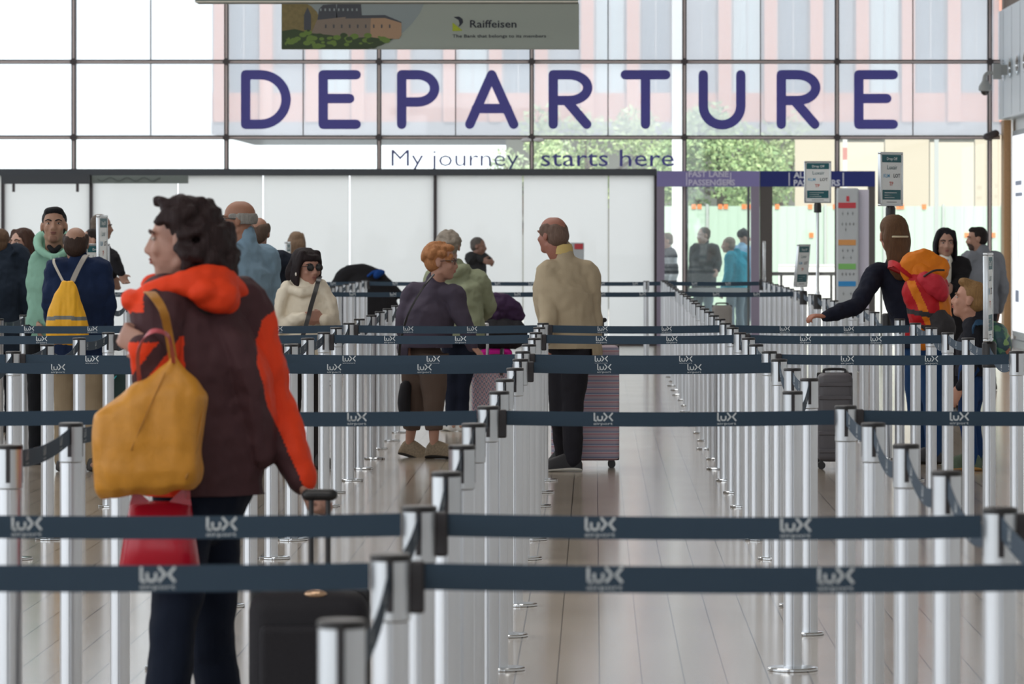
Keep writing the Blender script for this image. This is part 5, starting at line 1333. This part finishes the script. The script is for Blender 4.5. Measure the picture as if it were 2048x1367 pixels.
lb_ = thing('school_backpack', 'green leaf print backpack on the back of the blond boy', 'backpack', W(2000, 720, 30.45))
mb = MB(); mb.tube([W(2004, 712, 30.4), W(2002, 690, 30.4), W(1994, 665, 30.4), W(1982, 652, 30.4)], [(.055, .12), (.075, .14), (.07, .13), (.04, .09)], V((1, 0, 0)), n=16)
blob(mb, 'bag_body', leafmat(), lb_, .008, 4, .005)
band([W(1985, 655, 30.28), W(1966, 645, 30.22), W(1950, 648, 30.20), W(1945, 670, 30.21), W(1958, 715, 30.24), W(1990, 720, 30.3)], V((.0, .02, .035)), 'shoulder_strap', cloth('blue_strap', '2a4660'), lb_, .005)
bc = simple('woman with long black hair in a black coat and white polo neck holding a cup', 38.6, 1890, 458, 5, dict(wra=(1880, 542, -.28), ela=(1862, 560, -.05), wrb=(1905, 575, -.22), elb=(1922, 560, -.05)), 'coat', '1b1a1d', '201f24', ('long', '17141a'), browc='1c1715', lips='8e5a54', eyes=True, sex='f', skincol='b08673', hem=.42, sl=1.15, wide=1.05, collar=0, hs=.235)
mb = MB(); mb.tube([W(1890, 520, 38.45), W(1890, 538, 38.43), W(1890, 575, 38.43)], [(.05, .03), (.055, .03), (.05, .03)], V((1, 0, 0)), n=14); mb.tube([W(1890, 514, 38.58), W(1890, 522, 38.56)], [.056, .066], n=14)
blob(mb, 'polo_neck', cloth('white_knit', 'd6d2c6'), bc.root, .008, 3)
cp = thing('paper_cup', 'pale blue cup held by the woman in the black coat', 'cup', W(1888, 540, 38.28))
sharp(MB().lathe(W(1888, 541, 38.26), [(.028, 0), (.038, .085), (.04, .088), (.035, .094)], 18).build('cup_body', mat('pale_blue_paper', '8f97c4', .6), cp))
simple('man with dark hair and beard in a grey denim jacket turned away beside the glass', 46.0, 1963, 455, -150, dict(head=(1953, 478)), 'denim_jacket', '7e828a', '2b2c33', ('fade', '241d1c'), hyaw=-85, skincol='b58a76', browc='241d1c', lips='8a5a50', eyes=True, collar=.035, sl=1.15, wide=1.12, tint=('4a3a34', (0, .05, -.07), .052))
suitcase('grey_suitcase', 'tall dark grey suitcase with horizontal ridges between the belt posts', 1634, 1704, 745, 934, 30.6, .26, mat('graphite_shell', '57555a', .45), None, r=.04,
         extra=lambda s, c, hw, hh, d, ax: [MB().rbox(c + V((0, -d / 2, hh * k)), (hw * .95, .008, .014), .006).build('ridge', mat('graphite_shell', '57555a', .45), s) for k in (-.75, -.35, .05, .45, .75)])
suitcase('teal_suitcase', 'dark teal suitcase with a turquoise luggage tag beside the navy jacket', 205, 262, 726, 880, 31.0, .22, mat('dark_teal_shell', '1d3c3b', .5), None, r=.03)
tg = thing('luggage_tag', 'turquoise and white luggage tag hanging on the dark teal suitcase', 'tag', W(215, 780, 30.86))
q = [W(204, 786, 30.86), W(211, 791, 30.86), W(224, 768, 30.86), W(217, 764, 30.86)]; q2 = [p + V((0, .006, 0)) for p in q]
MB().add(q + q2, [(0, 1, 2, 3), (7, 6, 5, 4)] + [(i, i + 4, (i + 1) % 4 + 4, (i + 1) % 4) for i in range(4)]).build('card', mat('tag_card', 'c9bfb4', .6), tg)
band([W(220, 766, 30.86), W(227, 758, 30.86), W(232, 752, 30.88)], V((.02, 0, .02)), 'loop', mat('turquoise_strap', '26a5ae', .5), tg, .003)
